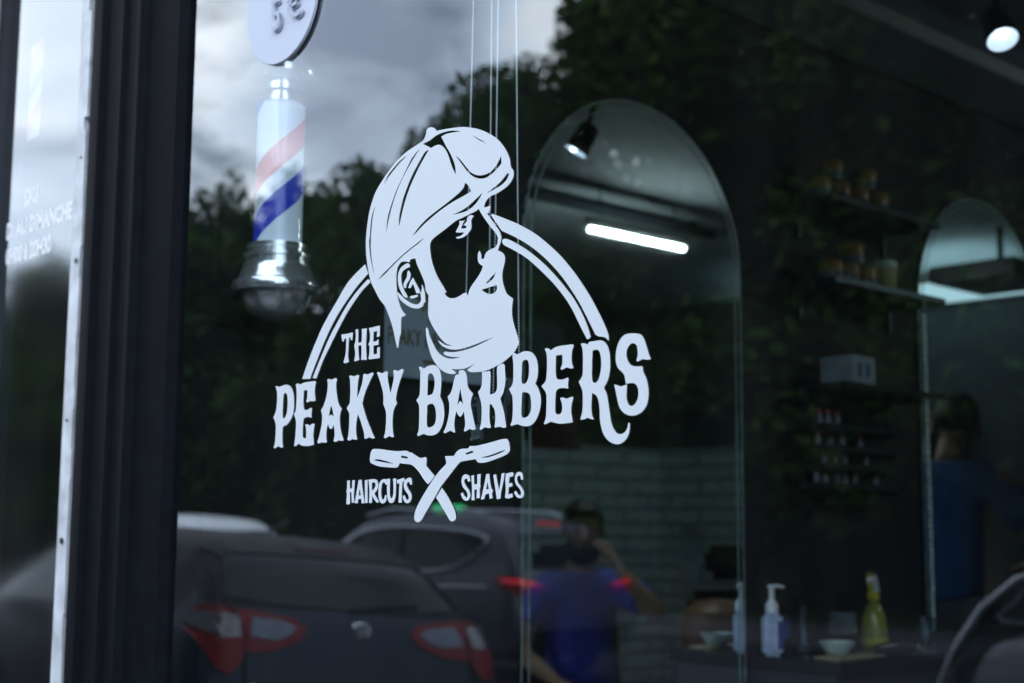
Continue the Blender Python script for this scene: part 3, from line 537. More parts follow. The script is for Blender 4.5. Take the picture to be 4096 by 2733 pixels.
for zz_, s in ((1.985, .006), (1.42, .007), (2.20, .003), (1.66, .003)): lathe(bm, [(s, -.009), (s * .6, -.0055)], 8, (-2.692 + random.uniform(-.008, .008), 0, zz_), axis='Y')
obj('chip_mark', bm, M_blackgloss, door)
Mt_text = mat('white_door_lettering', (0.92, 0.94, 0.97), 0.5, var=0.05)
def T(x, z, y=0.0118): return Matrix.Translation((x, y, z))
text_mesh('lettering', 'DU', 0.050, Mt_text, door, T(-2.995, 2.152), .0001, bold=.0022)
text_mesh('lettering', 'DI AU DIMANCHE', 0.050, Mt_text, door, T(-3.080, 2.088), .0001, sx=.80, bold=.0022)
text_mesh('lettering', '0H00 à 20H30', 0.050, Mt_text, door, T(-3.075, 2.029), .0001, sx=.76, bold=.0022)
# barber pole sticker behind the door glass
stk = thing('pole_sticker', 'faded barber pole sticker with red and blue stripes on door glass', 'sticker', (-2.985, 0.02, 2.42))
def stripes(name, m, segs, par):
    bm = B()
    for p in segs:
        vs = [bm.verts.new((x, 0, z)) for x, z in p]; bm.faces.new(vs)
    return obj(name, bm, m, par, smooth=None)
M_stw = mat('sticker_white', (0.34, 0.36, 0.40), 0.6); M_str = mat('sticker_red', (0.40, 0.01, 0.015), 0.6); M_stb = mat('sticker_blue', (0.01, 0.10, 0.36), 0.6)
stripes('sheet', M_stw, [[(-.030, -.115), (.030, -.115), (.030, .105), (-.030, .105)]], stk)
for k in range(3):
    z0 = -.10 + k * .07
    o = stripes('stripe', (M_str, M_stb)[k % 2], [[(-.030, z0), (.030, z0 + .052), (.030, z0 + .082), (-.030, z0 + .030)]], stk); o.location.y = -.002

# ================================================================== DECAL
dec = thing('window_decal', 'large white vinyl logo of a flat capped man over arched lettering and crossed razors', 'decal', (-1.42, -0.0012, 1.62))
for key, nm in (('portrait', 'capped_head'), ('ring_left', 'ring_arc'), ('ring_right', 'ring_arc'), ('word_the', 'lettering'), ('word_first', 'lettering'), ('word_second', 'lettering'),
                ('razor_behind', 'razor'), ('razor_front', 'razor'), ('word_haircuts', 'lettering'), ('word_shaves', 'lettering')):
    fill_mesh(nm, DECAL[key], M_vinyl, dec)

# round price sign
sg = thing('round_sign', 'round white price sign reading 5€ fixed above the barber pole', 'sign', (-1.968, -0.0045, 2.332))
bm = B(); lathe(bm, [(.103, .0025), (.105, .002), (.105, -.002), (.104, -.003)], 64, axis='Y'); obj('disc', bm, mat('sign_face', (0.60, 0.65, 0.78), 0.5, var=0.03), sg)
Msd = mat('sign_digit', (0.45, 0.50, 0.62), 0.5); Mss = mat('sign_shade', (0.30, 0.35, 0.45), 0.6)
for s, x, z, sz in (('5', -.020, -.048, .080), ('€', .030, -.042, .082), ('1', -.062, .030, .088)):
    fr = Matrix.Translation((x, -.0045, z)) @ Matrix.Rotation(R(-8), 4, 'Y')
    d = text_mesh('digit', s, sz, Msd, sg, fr @ Matrix.Translation((0, -.004, 0)), .001, sx=.8)
    text_mesh('shade', s, sz, Mss, d, fr @ Matrix.Translation((.0045, 0, -.0045)), .001, sx=.8)

# ================================================================== BARBER POLE
bp = thing('barber_pole', 'wall mounted barber pole with chrome ends and red and blue spiral', 'barber pole', (-2.27, 0.20, 1.842))
bm = B(); lathe(bm, [(.002, -.002), (.030, .0), (.052, .012), (.062, .03), (.068, .045), (.083, .05), (.086, .060), (.083, .07), (.074, .074), (.070, .088), (.066, .098), (.066, .104), (.061, .105), (.061, .116), (.065, .117), (.065, .124), (.056, .126), (.056, .134), (.059, .135), (.059, .143), (.048, .145)], 40)
obj('chrome_base', bm, M_chrome, bp, True)
bm = B(); lathe(bm, [(.047, .418), (.050, .42), (.050, .43), (.043, .431), (.043, .441), (.052, .442), (.052, .453), (.046, .455), (.046, .461), (.066, .464), (.070, .475), (.070, .488), (.060, .497), (.045, .51), (.03, .525), (.028, .54), (.012, .55), (.002, .555)], 40)
obj('chrome_cap', bm, M_chrome, bp, True)
bm = B(); lathe(bm, [(.0455, .14), (.0455, .425)], 48); obj('cylinder', bm, mat('opal_white', (0.72, 0.78, 0.86), 0.3, var=0.05, emit=(.70,.86,1), estr=.20), bp, True)
def helix(name, m, ph, wdt=.055, pitch=.26):
    bm = B(); n = 90; prev = None
    z0, z1 = .142, .423
    rows = []
    for i in range(49):
        a = 2 * PI * i / 48
        rows.append((a, (a / (2 * PI)) * pitch))
    for k in range(-2, 3):
        for (a0, h0), (a1, h1) in zip(rows, rows[1:]):
            def c(h): return min(max(h, z0), z1)
            q = [(a0, c(h0 + ph + k * pitch)), (a1, c(h1 + ph + k * pitch)), (a1, c(h1 + ph + k * pitch + wdt)), (a0, c(h0 + ph + k * pitch + wdt))]
            if q[2][1] - q[1][1] < 1e-4 and q[3][1] - q[0][1] < 1e-4: continue
            bm.faces.new([bm.verts.new((.0462 * math.cos(a), .0462 * math.sin(a), h)) for a, h in q])
    return obj(name, bm, m, bp, None)
helix('spiral_stripe', mat('pole_red', (0.55, 0.05, 0.06), 0.3, emit=(.8,.08,.08), estr=.2), POLE_R)
helix('spiral_stripe', mat('pole_blue', (0.02, 0.03, 0.42), 0.3, emit=(.03,.05,.7), estr=.25), POLE_B)
bm = B(); lathe(bm, [(.0535, .138), (.0535, .425)], 40, cap=False); obj('glass_tube', bm, glass_mat('tube_glass', .05, (0.95, 0.97, 1.0)), bp, True)
bm = B(); box(bm, -.15, -.05, -.012, .012, .06, .085, .003); box(bm, -.15, -.05, -.012, .012, .465, .485, .003); box(bm, -.149, -.14, -.04, .04, .0, .53, .003); obj('wall_bracket', bm, M_blackgloss, bp)

# ================================================================== BLIND CHAINS
def bead_chain(p0, p1, label):
    p0, p1 = Vector(p0), Vector(p1); L = (p1 - p0).length; n = int(L / .0044)
    t = thing('bead_chain', label, 'chain', p0, group='roller blind bead chains')
    bm = B(); one = bmesh.new(); bmesh.ops.create_icosphere(one, subdivisions=1, radius=.0019); me = bpy.data.meshes.new('t'); one.to_mesh(me); one.free()
    for i in range(n + 1):
        k0 = len(bm.verts); bm.from_mesh(me); bm.verts.ensure_lookup_table()
        q = (p1 - p0) * (i / n)
        for v in bm.verts[k0:]: v.co += q
    tube(bm, [(0, 0, 0), p1 - p0], .0006, 5)
    bpy.data.meshes.remove(me)
    obj('beads', bm, M_bead, t, None)
bead_chain((-1.560, .08, 2.84), (-1.584, .08, 1.64), 'bead chain hanging straight behind the capped face, slanting slightly left')
bead_chain((-1.542, .09, 2.84), (-1.529, .08, 1.60), 'left chain of the close pair passing behind the nose of the capped face')
bead_chain((-1.512, .08, 2.84), (-1.519, .08, 1.625), 'right chain of the close pair passing behind the nose of the capped face')
bead_chain((-1.489, .08, 2.84), (-1.463, .08, 1.60), 'bead chain hanging just right of the capped man and the beard edge')
def tensioner(x, z, label, rot):
    t = thing('chain_tensioner', label, 'chain tensioner', (x, .08, z), (0, rot, 0), group='clear plastic chain tensioners')
    bm = B(); box(bm, -.011, .011, -.004, .004, -.030, -.006, .002); box(bm, -.012, -.006, -.005, .005, -.006, .034, .002); box(bm, .006, .012, -.005, .005, -.006, .034, .002); box(bm, -.008, .008, -.003, .003, .020, .026, .001); obj('clip', bm, M_clearpl, t)
    for sx, sz in ((-.007, -.026), (.007, -.026), (0, -.014), (-.007, .032), (.007, .032)):
        bm = B(); lathe(bm, [(.0028, -.0065), (.0026, -.004), (.001, -.0035)], 10, (sx, 0, sz), axis='Y'); obj('screw', bm, M_chrome, t, True)
tensioner(-1.555, 1.606, 'clear plastic blind chain clip with screws under the A of the lettering', R(-6))
tensioner(-1.498, 1.632, 'clear plastic blind chain clip partly hidden behind the R of the lettering', R(12))

# ================================================================== WALL SIGN inside (left wall, faces +x)
FX = Matrix.Rotation(PI / 2, 4, 'Z')      # local x -> world +y, local -y -> world +x
gs = thing('shop_plaque', 'grey wall plaque with gold capped head logo behind the large decal', 'plaque', (XW + .012, 0.715, 1.95))
bm = B(); box(bm, 0, .008, -.148, .145, -.177, .0, .002); obj('board', bm, M_card, gs)
sc = Matrix.Translation((.0105, -.015, -.045)) @ FX @ Matrix.Scale(.20, 4) @ Matrix.Translation((.06, 0, -.03))
fill_mesh('emblem', DECAL['portrait'], M_gold, gs, frame=sc)
text_mesh('lettering', 'THE', .020, M_gold, gs, Matrix.Translation((.0105, -.035, -.055)) @ FX, .001)
text_mesh('lettering', 'PEAKY BARBERS', .052, M_gold, gs, Matrix.Translation((.0105, -.146, -.105)) @ FX, .001, sx=.62)
bm = B(); box(bm, .0085, .0105, -.045, .045, -.142, -.134); obj('underline', bm, M_gold, gs)

# ================================================================== MIRRORS
def arch(y0, y1, z0, z1, n=24):
    c = (y0 + y1) / 2; r = (y1 - y0) / 2; pts = [(y0, z0), (y1, z0)]
    for i in range(n + 1):
        a = PI * i / n; pts.append((c + r * math.cos(a), z1 - r * 1.0 + r * math.sin(a)))
    return pts
def arch_band(bm, y0, y1, z0, z1, w, x0, x1, n=28):
    def path(off): return [(y0 + off, z0)] + [((y0 + y1) / 2 - ((y1 - y0) / 2 - off) * math.cos(PI * i / n), z1 - (y1 - y0) / 2 + ((y1 - y0) / 2 - off) * math.sin(PI * i / n)) for i in range(n + 1)] + [(y1 - off, z0)]
    o, i_ = path(0), path(w)
    for k in range(len(o) - 1):
        q = []
        for x in (x0, x1): q.append([bm.verts.new((x, *p)) for p in (o[k], o[k + 1], i_[k + 1], i_[k])])
        A, Bq = q
        bm.faces.new(Bq); bm.faces.new((A[0], A[1], Bq[1], Bq[0])); bm.faces.new((A[2], A[3], Bq[3], Bq[2]))
def wall_mirror(label, y0, y1, z0, z1, edge_m):
    t = thing('arched_mirror', label, 'mirror', (XW + .006, 0, 0), group='arched wall mirrors')
    bm = B(); a = [bm.verts.new((.008, y, z)) for y, z in arch(y0, y1, z0, z1)]; b = [bm.verts.new((0, v.co.y, v.co.z)) for v in a]
    bm.faces.new(a); bm.faces.new(b[::-1])
    for i in range(len(a)): j = (i + 1) % len(a); bm.faces.new((a[i], b[i], b[j], a[j]))
    obj('mirror_glass', bm, M_mirror, t)
    bm = B(); arch_band(bm, y0, y1, z0, z1, .005, .002, .0085); obj('polished_edge', bm, M_edge, t, None)
    bm = B(); arch_band(bm, y0 + .024, y1 - .024, z0, z1 - .024, .0028, .0082, .0092); obj('bevel_line', bm, edge_m, t, None)
    return t
wall_mirror('tall arched mirror behind the lettering, showing a glowing tube light', 0.978, 1.806, 0.25, 2.555, M_edge)
m2 = wall_mirror('arched mirror beside the amber jars, showing a glowing ceiling panel', 2.722, 3.545, 1.13, 2.58, M_edge)
bm = B(); arch_band(bm, 2.722 + .020, 3.545 - .020, 1.14, 2.15, .009, .0094, .0104, 2)
bm.free()
bm = B()
z = 1.145
while z < 2.14:
    h = random.uniform(.012, .022); d = random.uniform(-.0015, .0015); box(bm, .0094, .0112, 2.722 + .026 + d, 2.722 + .038 + d, z, z + h * .8); z += h
obj('painted_edge_glint', bm, M_edge2, m2)  # glowing pieces stand in for the bevel's broken reflection
# ================================================================== COUNTER AND BOTTLES
ct = thing('counter', 'black wall counter crowded with bottles below the mirrors', 'counter', (XW, 1.822, FL))
CT = 1.118
bm = B(); box(bm, .0, .30, .0, 1.75, CT - FL - .035, CT - FL, .003); obj('worktop', bm, M_blackgloss, ct)
bm = B(); box(bm, .003, .28, .01, 1.74, .08, CT - FL - .036); box(bm, .003, .25, .03, 1.72, .0, .08); obj('cabinet', bm, M_black, ct)
for k in range(3):
    bm = B(); y = .03 + k * .57; box(bm, .281, .296, y, y + .55, .12, CT - FL - .05, .004); dr = obj('door', bm, M_black, ct)
    bm = B(); tube(bm, [(.31, y + .5, .55), (.31, y + .5, .72)], .005, 8); obj('handle', bm, M_chrome, dr)
PX = -2.355
def on_counter(y, x=PX, z=CT): return (x, y, z + .0005)
# pump bottle
t = thing('pump_bottle', 'tall pale blue pump bottle with white pump head on the counter', 'bottle', on_counter(1.855), (0, 0, R(150)))
bm = B(); box(bm, -.020, .020, -.026, .026, 0, .112, .009); obj('bottle_body', bm, M_palebot, t, True)
bm = B(); box(bm, -.0208, .0208, -.0268, .0, .010, .100, .008); obj('label', bm, M_bluelab, t, True)
bm = B(); lathe(bm, [(.014, .111), (.017, .114), (.017, .135), (.012, .142), (.007, .150), (.007, .176), (.011, .178), (.011, .186), (.004, .188)], 16); tube(bm, [(0, .0, .182), (.0, -.02, .184), (0, -.036, .180)], [.006, .005, .004], 8); obj('pump', bm, M_white, t, True)
t = thing('cream_bottle', 'short dark bottle with blue label standing between pump bottle and clear cylinder', 'bottle', on_counter(1.915, PX - .022))
bm = B(); lathe(bm, [(.028, 0), (.030, .004), (.030, .095), (.022, .110), (.014, .114), (.014, .128)], 20); obj('bottle_body', bm, M_blackgloss, t, True)
bm = B(); lathe(bm, [(.0306, .045), (.0306, .090)], 20, cap=False); obj('label', bm, M_bluelab, t, True)
# clear jar
t = thing('clear_jar', 'empty clear plastic cylinder standing right of the pump bottle', 'jar', on_counter(1.985, PX + .01))
bm = B(); lathe(bm, [(.026, 0), (.028, .003), (.028, .13), (.026, .13), (.026, .006), (.002, .006)], 24); obj('jar_wall', bm, glass_mat('jar_glass', .06, (.80, .84, .88)), t, True)
bm = B(); lathe(bm, [(.024, .007), (.024, .03), (.002, .031)], 20); obj('filling', bm, M_clearpl, t, True)
# bowl
t = thing('bowl', 'small pale green bowl at the counter front by the pump bottle', 'bowl', on_counter(1.935, PX + .15))
bm = B(); lathe(bm, [(.022, 0), (.030, .004), (.044, .028), (.048, .036), (.044, .036), (.038, .016), (.002, .008)], 28); obj('bowl_wall', bm, mat('pale_green_ceramic', (.42, .52, .48), .3), t, True)
t = thing('wooden_tray', 'narrow pale wooden tray under the bowl on the counter', 'tray', on_counter(1.96, PX + .16))
bm = B(); box(bm, -.04, .04, -.09, .13, -.0003, .006, .002); obj('tray_base', bm, M_wood, t)
bpy.data.objects['bowl'].location.z += .0068
# spray bottle
t = thing('spray_bottle', 'yellow trigger spray bottle with white head on the counter', 'bottle', on_counter(2.345), (0, 0, R(200)))
bm = B(); lathe(bm, [(.034, 0), (.038, .004), (.038, .05), (.033, .085), (.022, .115), (.014, .125), (.014, .135)], 24); obj('bottle_body', bm, M_yelliq, t, True)
bm = B(); lathe(bm, [(.0386, .004), (.0386, .026)], 24, cap=False); obj('label', bm, M_yellow, t, True)
bm = B(); lathe(bm, [(.017, .132), (.017, .155), (.013, .158)], 16); obj('collar', bm, M_yellow, t, True)
bm = B(); prism(bm, [(-.035, .160), (-.028, .150), (.010, .155), (.014, .158), (.038, .192), (.034, .202), (.012, .208), (-.012, .196)], .020, Matrix.Rotation(R(90), 4, 'Z') @ Matrix.Translation((0, -.01, 0))); obj('spray_head', bm, M_white, t)
bm = B(); prism(bm, [(.030, .196), (.047, .205), (.050, .212), (.036, .214)], .016, Matrix.Rotation(R(90), 4, 'Z') @ Matrix.Translation((0, -.008, 0))); tube(bm, [(0, .028, .192), (0, .040, .165), (0, .052, .14)], [.006, .005, .004], 8); obj('trigger', bm, M_yellow, t)
# black tub with yellow label
t = thing('styling_tub', 'dark tub with bright yellow label left of the yellow spray bottle', 'tub', on_counter(2.20, PX - .01))
bm = B(); lathe(bm, [(.034, 0), (.036, .003), (.036, .07), (.033, .072)], 24); obj('tub_body', bm, M_blackgloss, t, True)
bm = B(); lathe(bm, [(.0365, .045), (.0365, .068)], 24, cap=False); obj('label', bm, M_yellow, t, True)
bm = B(); lathe(bm, [(.037, .072), (.037, .10), (.034, .103), (.036, .104)], 24); obj('lid', bm, M_clearpl, t, True)
t = thing('comb_holder', 'low black comb holder between the bowl and the dark tub', 'comb holder', on_counter(2.09, PX + .06))
bm = B(); box(bm, -.03, .03, -.05, .05, 0, .05, .005); obj('holder_body', bm, M_blackgloss, t)
for k in range(4):
    bm = B(); box(bm, -.018 + k * .012, -.014 + k * .012, -.03 + k * .004, -.005 + k * .012, .02, .085 + .01 * (k % 3)); obj('comb', bm, M_clearpl, t)
t = thing('clipper_tray', 'pale shallow dish under the yellow spray bottle', 'dish', on_counter(2.28, PX + .12))
bm = B(); lathe(bm, [(.045, 0), (.052, .004), (.058, .016), (.054, .016), (.046, .006), (.002, .006)], 28); obj('dish_wall', bm, mat('pale_mauve_ceramic', (.40, .38, .44), .35), t, True)
t = thing('hair_clipper', 'black and chrome hair clipper lying at the counter edge', 'clipper', on_counter(2.13, PX + .20), (0, 0, R(80)))
bm = B(); tube(bm, [(-.07, 0, .018), (-.03, 0, .020), (.04, 0, .020), (.07, 0, .018)], [.012, .018, .019, .015], 12); obj('clipper_body', bm, M_blackgloss, t, True)
bm = B(); box(bm, .07, .088, -.018, .018, .012, .022, .002); obj('blade', bm, M_chrome, t)
t = thing('glass_tumbler', 'short clear tumbler near the mirror on the far counter', 'tumbler', on_counter(2.62, PX))
bm = B(); lathe(bm, [(.03, 0), (.032, .003), (.036, .075), (.034, .075), (.030, .006), (.002, .006)], 24); obj('tumbler_wall', bm, glass_mat('tumbler_glass', .06, (.8, .84, .88)), t, True)

# ================================================================== WALL SHELVES
def wall_shelf(label, y0, y1, z, d=.17):
    t = thing('wall_shelf', label, 'shelf', (XW + .002, y0, z), group='black wall shelves between the mirrors')
    bm = B(); box(bm, 0, d, 0, y1 - y0, -.018, 0, .002); obj('board', bm, M_blackgloss, t)
    for y in (.06, y1 - y0 - .06):
        bm = B(); box(bm, 0, .012, y - .008, y + .008, -.10, -.019); box(bm, .013, .12, y - .006, y + .006, -.032, -.0185); obj('bracket', bm, M_blackgloss, t)
    return t
wall_shelf('top wall shelf stacked with amber jars', 2.03, 2.60, 2.395)
wall_shelf('second wall shelf with amber jars and a pale tub', 2.03, 2.62, 2.160)
wall_shelf('third wall shelf carrying only a white glove box', 2.06, 2.60, 1.865)
for k, (z, w) in enumerate(((1.752, 'upper'), (1.692, 'middle'), (1.640, 'third'), (1.585, 'lowest'))):
    wall_shelf('%s narrow rack shelf of small red capped bottles' % w, 2.06, 2.46, z, .10)
def jar0():
    t = thing('amber_jar', 'x', 'jar', (0, 0, 0), group='amber jars on the wall shelves')
    bm = B(); lathe(bm, [(.031, 0), (.034, .003), (.034, .022), (.034, .026)], 18); obj('base', bm, M_clearpl, t, True)
    bm = B(); lathe(bm, [(.0345, .0265), (.035, .03), (.035, .056), (.032, .060)], 18); obj('lid', bm, M_orange, t, True)
    return t
J = jar0(); first = True
JX = XW + .10
# (y, z, label)
S1, S2 = 2.3955, 2.1605
for y, z, lb in ((2.065, S1, 'amber jar at the window end of the top shelf, lower row'), (2.165, S1, 'second amber jar from the window end, lower row of top shelf'),
                 (2.260, S1, 'third amber jar from the window end, lower row of top shelf'), (2.365, S1, 'amber jar at the inner end of the top shelf, lower row'),
                 (2.125, S1 + .0605, 'amber jar stacked highest at the window end of the top shelf'), (2.300, S1 + .0605, 'amber jar stacked alone over the inner end of the top shelf'),
                 (2.115, S2, 'amber jar at the window end of the second shelf'), (2.200, S2, 'amber jar in the middle of the second shelf row'), (2.290, S2, 'amber jar next to the pale tub on the second shelf'),
                 (2.225, S2 + .0605, 'lone amber jar stacked on top on the second shelf')):
    o = J if first else copy_tree(J); first = False
    o.location = (JX, y, z); o['label'] = lb; o.rotation_euler.z = random.uniform(0, 6)
t = thing('wax_tub', 'large pale yellow tub with white lid at the second shelf end', 'tub', (JX, 2.385, S2))
bm = B(); lathe(bm, [(.036, 0), (.038, .003), (.041, .070)], 24); obj('tub_body', bm, mat('pale_yellow_tub', (.38, .36, .16), .4), t, True)
bm = B(); lathe(bm, [(.044, .071), (.044, .090), (.040, .093)], 24); obj('lid', bm, mat('tub_lid', (.55, .62, .62), .4), t, True)
t = thing('glove_box', 'white box with blue print on the third wall shelf', 'box', (XW + .095, 2.195, 1.8655))
bm = B(); box(bm, -.055, .055, -.058, .058, 0, .082, .002); obj('carton', bm, mat('white_carton', (.26, .30, .36), .6), t)
for y in (-.022, .018):
    bm = B(); box(bm, .0555, .057, y - .010, y + .010, .022, .060); obj('printed_patch', bm, M_bluelab, t)
def sb0():
    t = thing('small_bottle', 'x', 'bottle', (0, 0, 0), group='small red capped bottles on the narrow racks')
    bm = B(); lathe(bm, [(.010, 0), (.011, .001), (.011, .022), (.006, .028)], 12); obj('bottle_body', bm, M_clearpl, t, True)
    bm = B(); lathe(bm, [(.0075, .0285), (.0075, .042), (.005, .043)], 12); obj('cap', bm, M_redbrown, t, True)
    return t
SB = sb0(); first = True
for z, ys, w in ((1.7525, (2.10, 2.14, 2.19), 'upper'), (1.6925, (2.09, 2.15, 2.21, 2.30), 'middle'), (1.6405, (2.12, 2.17, 2.22, 2.33), 'third'), (1.5855, (2.08, 2.12, 2.18, 2.22, 2.27, 2.38), 'lowest')):
    for i, y in enumerate(ys):
        o = SB if first else copy_tree(SB); first = False
        o.location = (XW + .06, y, z); o['label'] = 'small red capped bottle, number %s from the window on the %s narrow rack' % (('one', 'two', 'three', 'four', 'five', 'six')[i], w)

# ================================================================== LIGHTS OF THE SHOP (both uplights are added)
t = thing('tube_light', 'long glowing tube light hanging under the ceiling track', 'light', (-0.59, 3.41, 2.75))
bm = B(); tube(bm, [(0, -.31, 0), (0, .31, 0)], .009, 14); obj('tube', bm, M_led, t, True)
bm = B(); box(bm, -.011, .011, -.34, .34, .014, .05, .003); obj('housing', bm, M_blackgloss, t)
for y in (-.25, .25):
    bm = B(); tube(bm, [(0, y, .06), (0.0, y, CE - 2.75)], .004, 6); obj('hanger', bm, M_blackgloss, t)
t = thing('ceiling_track', 'black lighting track running along the ceiling', 'track', (-0.42, 3.4, 2.90))
bm = B(); box(bm, -.02, .02, -.62, .75, -.018, .018, .002); obj('rail', bm, M_blackgloss, t)
for y in (-.5, .6):
    bm = B(); box(bm, -.012, .012, y - .012, y + .012, .0185, .0495); obj('clip', bm, M_blackgloss, t)
t = thing('light_panel', 'bright square light panel hanging from the ceiling at the back', 'light', (-0.45, 5.70, 2.76))
bm = B(); box(bm, -.74, .74, -.36, .32, -.006, .004); obj('diffuser', bm, M_panel, t)
bm = B(); box(bm, -.72, .72, -.34, .30, .0045, .008); obj('uplight', bm, M_panelup, t)  # glowing top face added to brighten the ceiling above the panel
bm = B(); box(bm, -.76, -.742, -.38, .34, -.012, .012); box(bm, .742, .76, -.38, .34, -.012, .012); box(bm, -.741, .741, -.38, -.362, -.012, .012); box(bm, -.741, .741, .322, .34, -.012, .012); obj('frame', bm, M_white, t)
for x in (-.5, .5):
    bm = B(); tube(bm, [(x, 0, .0065), (x, 0, CE - 2.76)], .004, 6); obj('hanger', bm, M_chrome, t)
# unseen uplight added for the glow on the ceiling corner; spotlight below
t = thing('added_uplight', 'unseen small uplight added to throw a pale glow onto the ceiling corner', 'light', (0.32, YB - .10, 2.84))
bm = B(); box(bm, -.17, .17, -.03, .04, -.012, .0); obj('glow_strip', bm, M_up, t)
bm = B(); box(bm, -.19, .19, -.05, -.031, -.03, .012); box(bm, -.19, .19, .041, .099, -.03, .012); box(bm, -.19, .19, -.031, .041, -.03, -.0125); obj('housing', bm, M_blackgloss, t)
t = thing('spotlight', 'black ceiling spotlight with shining white lamp face', 'spotlight', (-1.664, 1.913, 2.665)); t.scale = (.86,) * 3
ax = Vector((.40, -.32, -.86)).normalized(); q = ax.to_track_quat('-Z', 'Y').to_matrix().to_4x4()
bm = B(); lathe(bm, [(.030, .115), (.040, .10), (.046, .03), (.048, .0), (.0455, .0)], 28, cap=False); lathe(bm, [(.002, .1155), (.030, .115)], 28, cap=False); bmesh.ops.transform(bm, matrix=q, verts=bm.verts); obj('lamp_housing', bm, M_blackgloss, t, True)
bm = B(); lathe(bm, [(.0445, -.001), (.030, .012), (.012, .016), (.002, .017)], 28, cap=False); bmesh.ops.transform(bm, matrix=q, verts=bm.verts); obj('reflector', bm, M_refl, t, True)
bm = B(); bmesh.ops.create_uvsphere(bm, u_segments=14, v_segments=8, radius=.0125); bmesh.ops.transform(bm, matrix=q @ Matrix.Translation((.004, .012, .006)), verts=bm.verts); obj('bulb', bm, M_spot, t, True)
bm = B(); tube(bm, [q @ Vector((0, 0, .06)), q @ Vector((0, 0, .06)) + Vector((-.02, .03, .12)), Vector((-.09, .12, (CE - 2.665) / .86))], .011, 8); obj('arm', bm, M_blackgloss, t, True)
t = thing('spot_track', 'black spotlight rail fixed along the ceiling beside the left wall', 'track', (-1.78, 2.0, CE - .02))
bm = B(); box(bm, -.018, .018, -.9, 2.6, -.016, .0195, .002); obj('rail', bm, M_blackgloss, t)
t = thing('ceiling_beam', 'boxed beam running along the ceiling beside the left wall', 'beam', (-2.05, 3.0, CE - .05))
bm = B(); box(bm, -.36, -.10, -2.8, 3.04, .0, .0495, .004); obj('casing', bm, M_ceil, t)
t = thing('projector', 'flat black box fitting hanging from the ceiling in the far mirror', 'projector', (-1.44, 5.05, 2.70))
bm = B(); box(bm, -.16, .30, -.12, .42, -.035, .045, .01); obj('casing', bm, M_blackgloss, t)
bm = B(); tube(bm, [(.05, .15, .0455), (.05, .15, CE - 2.70)], .015, 8); obj('hanger', bm, M_blackgloss, t)
bm = B(); lathe(bm, [(.03, -.1205), (.026, -.128), (.002, -.124)], 16, (.12, 0, 0), axis='Y', cap=False); obj('lens', bm, M_clearpl, t)
# pictures on the right wall
t = thing('red_poster', 'dark red poster on the painted brick wall, seen in mirror', 'poster', (XE - .032, 5.03, 2.06))
bm = B(); box(bm, -.012, 0, -.21, .21, -.11, .13, .002); obj('print', bm, M_redposter, t)
t = thing('round_picture', 'dark round picture high on the wall, seen in mirror', 'picture', (XE - .004, 4.95, 2.62))
bm = B(); lathe(bm, [(.17, 0), (.17, -.02), (.15, -.024)], 32, axis='X'); obj('disc', bm, mat('round_print', (.05, .07, .08), .5, var=.5, scale=9), t)
t = thing('wall_notice', 'pale strip of notices on the brick wall, seen in mirror', 'notice', (1.30, YB - .034, 1.31))
for k, (z0, z1) in enumerate(((-.20, -.07), (-.06, .06), (.07, .19))):
    bm = B(); box(bm, -.075, .075, -.004, 0, z0, z1); obj('sheet', bm, mat('notice_paper%d' % k, ((.45, .50, .56), (.32, .38, .46), (.25, .28, .26))[k], .7), t)
t = thing('wall_speaker', 'small black speaker box on the back wall by the far mirror view', 'speaker', (-0.62, YB - .08, 1.95))
bm = B(); box(bm, -.09, .09, -.07, .076, -.16, .16, .006); obj('cabinet', bm, M_blackgloss, t)
bm = B(); lathe(bm, [(.07, -.076), (.06, -.071), (.02, -.0715)], 24, (0, 0, -.05), axis='Y'); obj('cone', bm, M_leather, t)

# ================================================================== BARBER CHAIRS
def barber_chair(label, loc, rot, arms=True):
    t = thing('barber_chair', label, 'chair', loc, (0, 0, rot), group='black leather barber chairs')
    bm = B(); lathe(bm, [(.30, 0), (.31, .01), (.28, .035), (.10, .05), (.06, .06)], 32); obj('base', bm, M_chrome, t, True)
    bm = B(); lathe(bm, [(.045, .055), (.045, .33)], 20); obj('column', bm, M_chrome, t, True)
    bm = B(); box(bm, -.27, .27, -.28, .24, .33, .45, .04); obj('seat', bm, M_leather, t, True)
    bm = B(); box(bm, -.26, .26, -.06, .05, 0, .62, .045); bmesh.ops.transform(bm, matrix=Matrix.Translation((0, .27, .44)) @ Matrix.Rotation(R(-10), 4, 'X'), verts=bm.verts); obj('backrest', bm, M_leather, t, True)
    bm = B(); box(bm, -.13, .13, -.05, .05, 0, .16, .04); bmesh.ops.transform(bm, matrix=Matrix.Translation((0, .385, 1.10)) @ Matrix.Rotation(R(-10), 4, 'X'), verts=bm.verts); obj('headrest', bm, M_leather, t, True)
    for s in (-1, 1):
        bm = B(); box(bm, s * .32 - .035, s * .32 + .035, -.26, .22, .60, .65, .02); ar = obj('armrest', bm, M_leather, t, True)
        bm = B(); tube(bm, [(s * .32, -.22, .60), (s * .32, -.18, .38), (s * .27, .0, .37)], .014, 8); tube(bm, [(s * .32, .18, .60), (s * .30, .2, .40)], .014, 8); obj('arm_support', bm, M_chrome, ar, True)
    bm = B(); box(bm, -.2, .2, -.55, -.45, .10, .13, .01); tube(bm, [(-.15, -.46, .12), (-.15, -.26, .36)], .012, 8); tube(bm, [(.15, -.46, .12), (.15, -.26, .36)], .012, 8); obj('footrest', bm, M_chrome, t)
    return t
fa = math.atan2(-.5, -.9) + PI / 2
barber_chair('black leather barber chair under the seated man in royal blue', (-0.44 + .02, 3.22 + .02, FL), fa)
barber_chair('empty black leather barber chair next to the brown stool', (-0.90, 4.02, FL), R(-75))
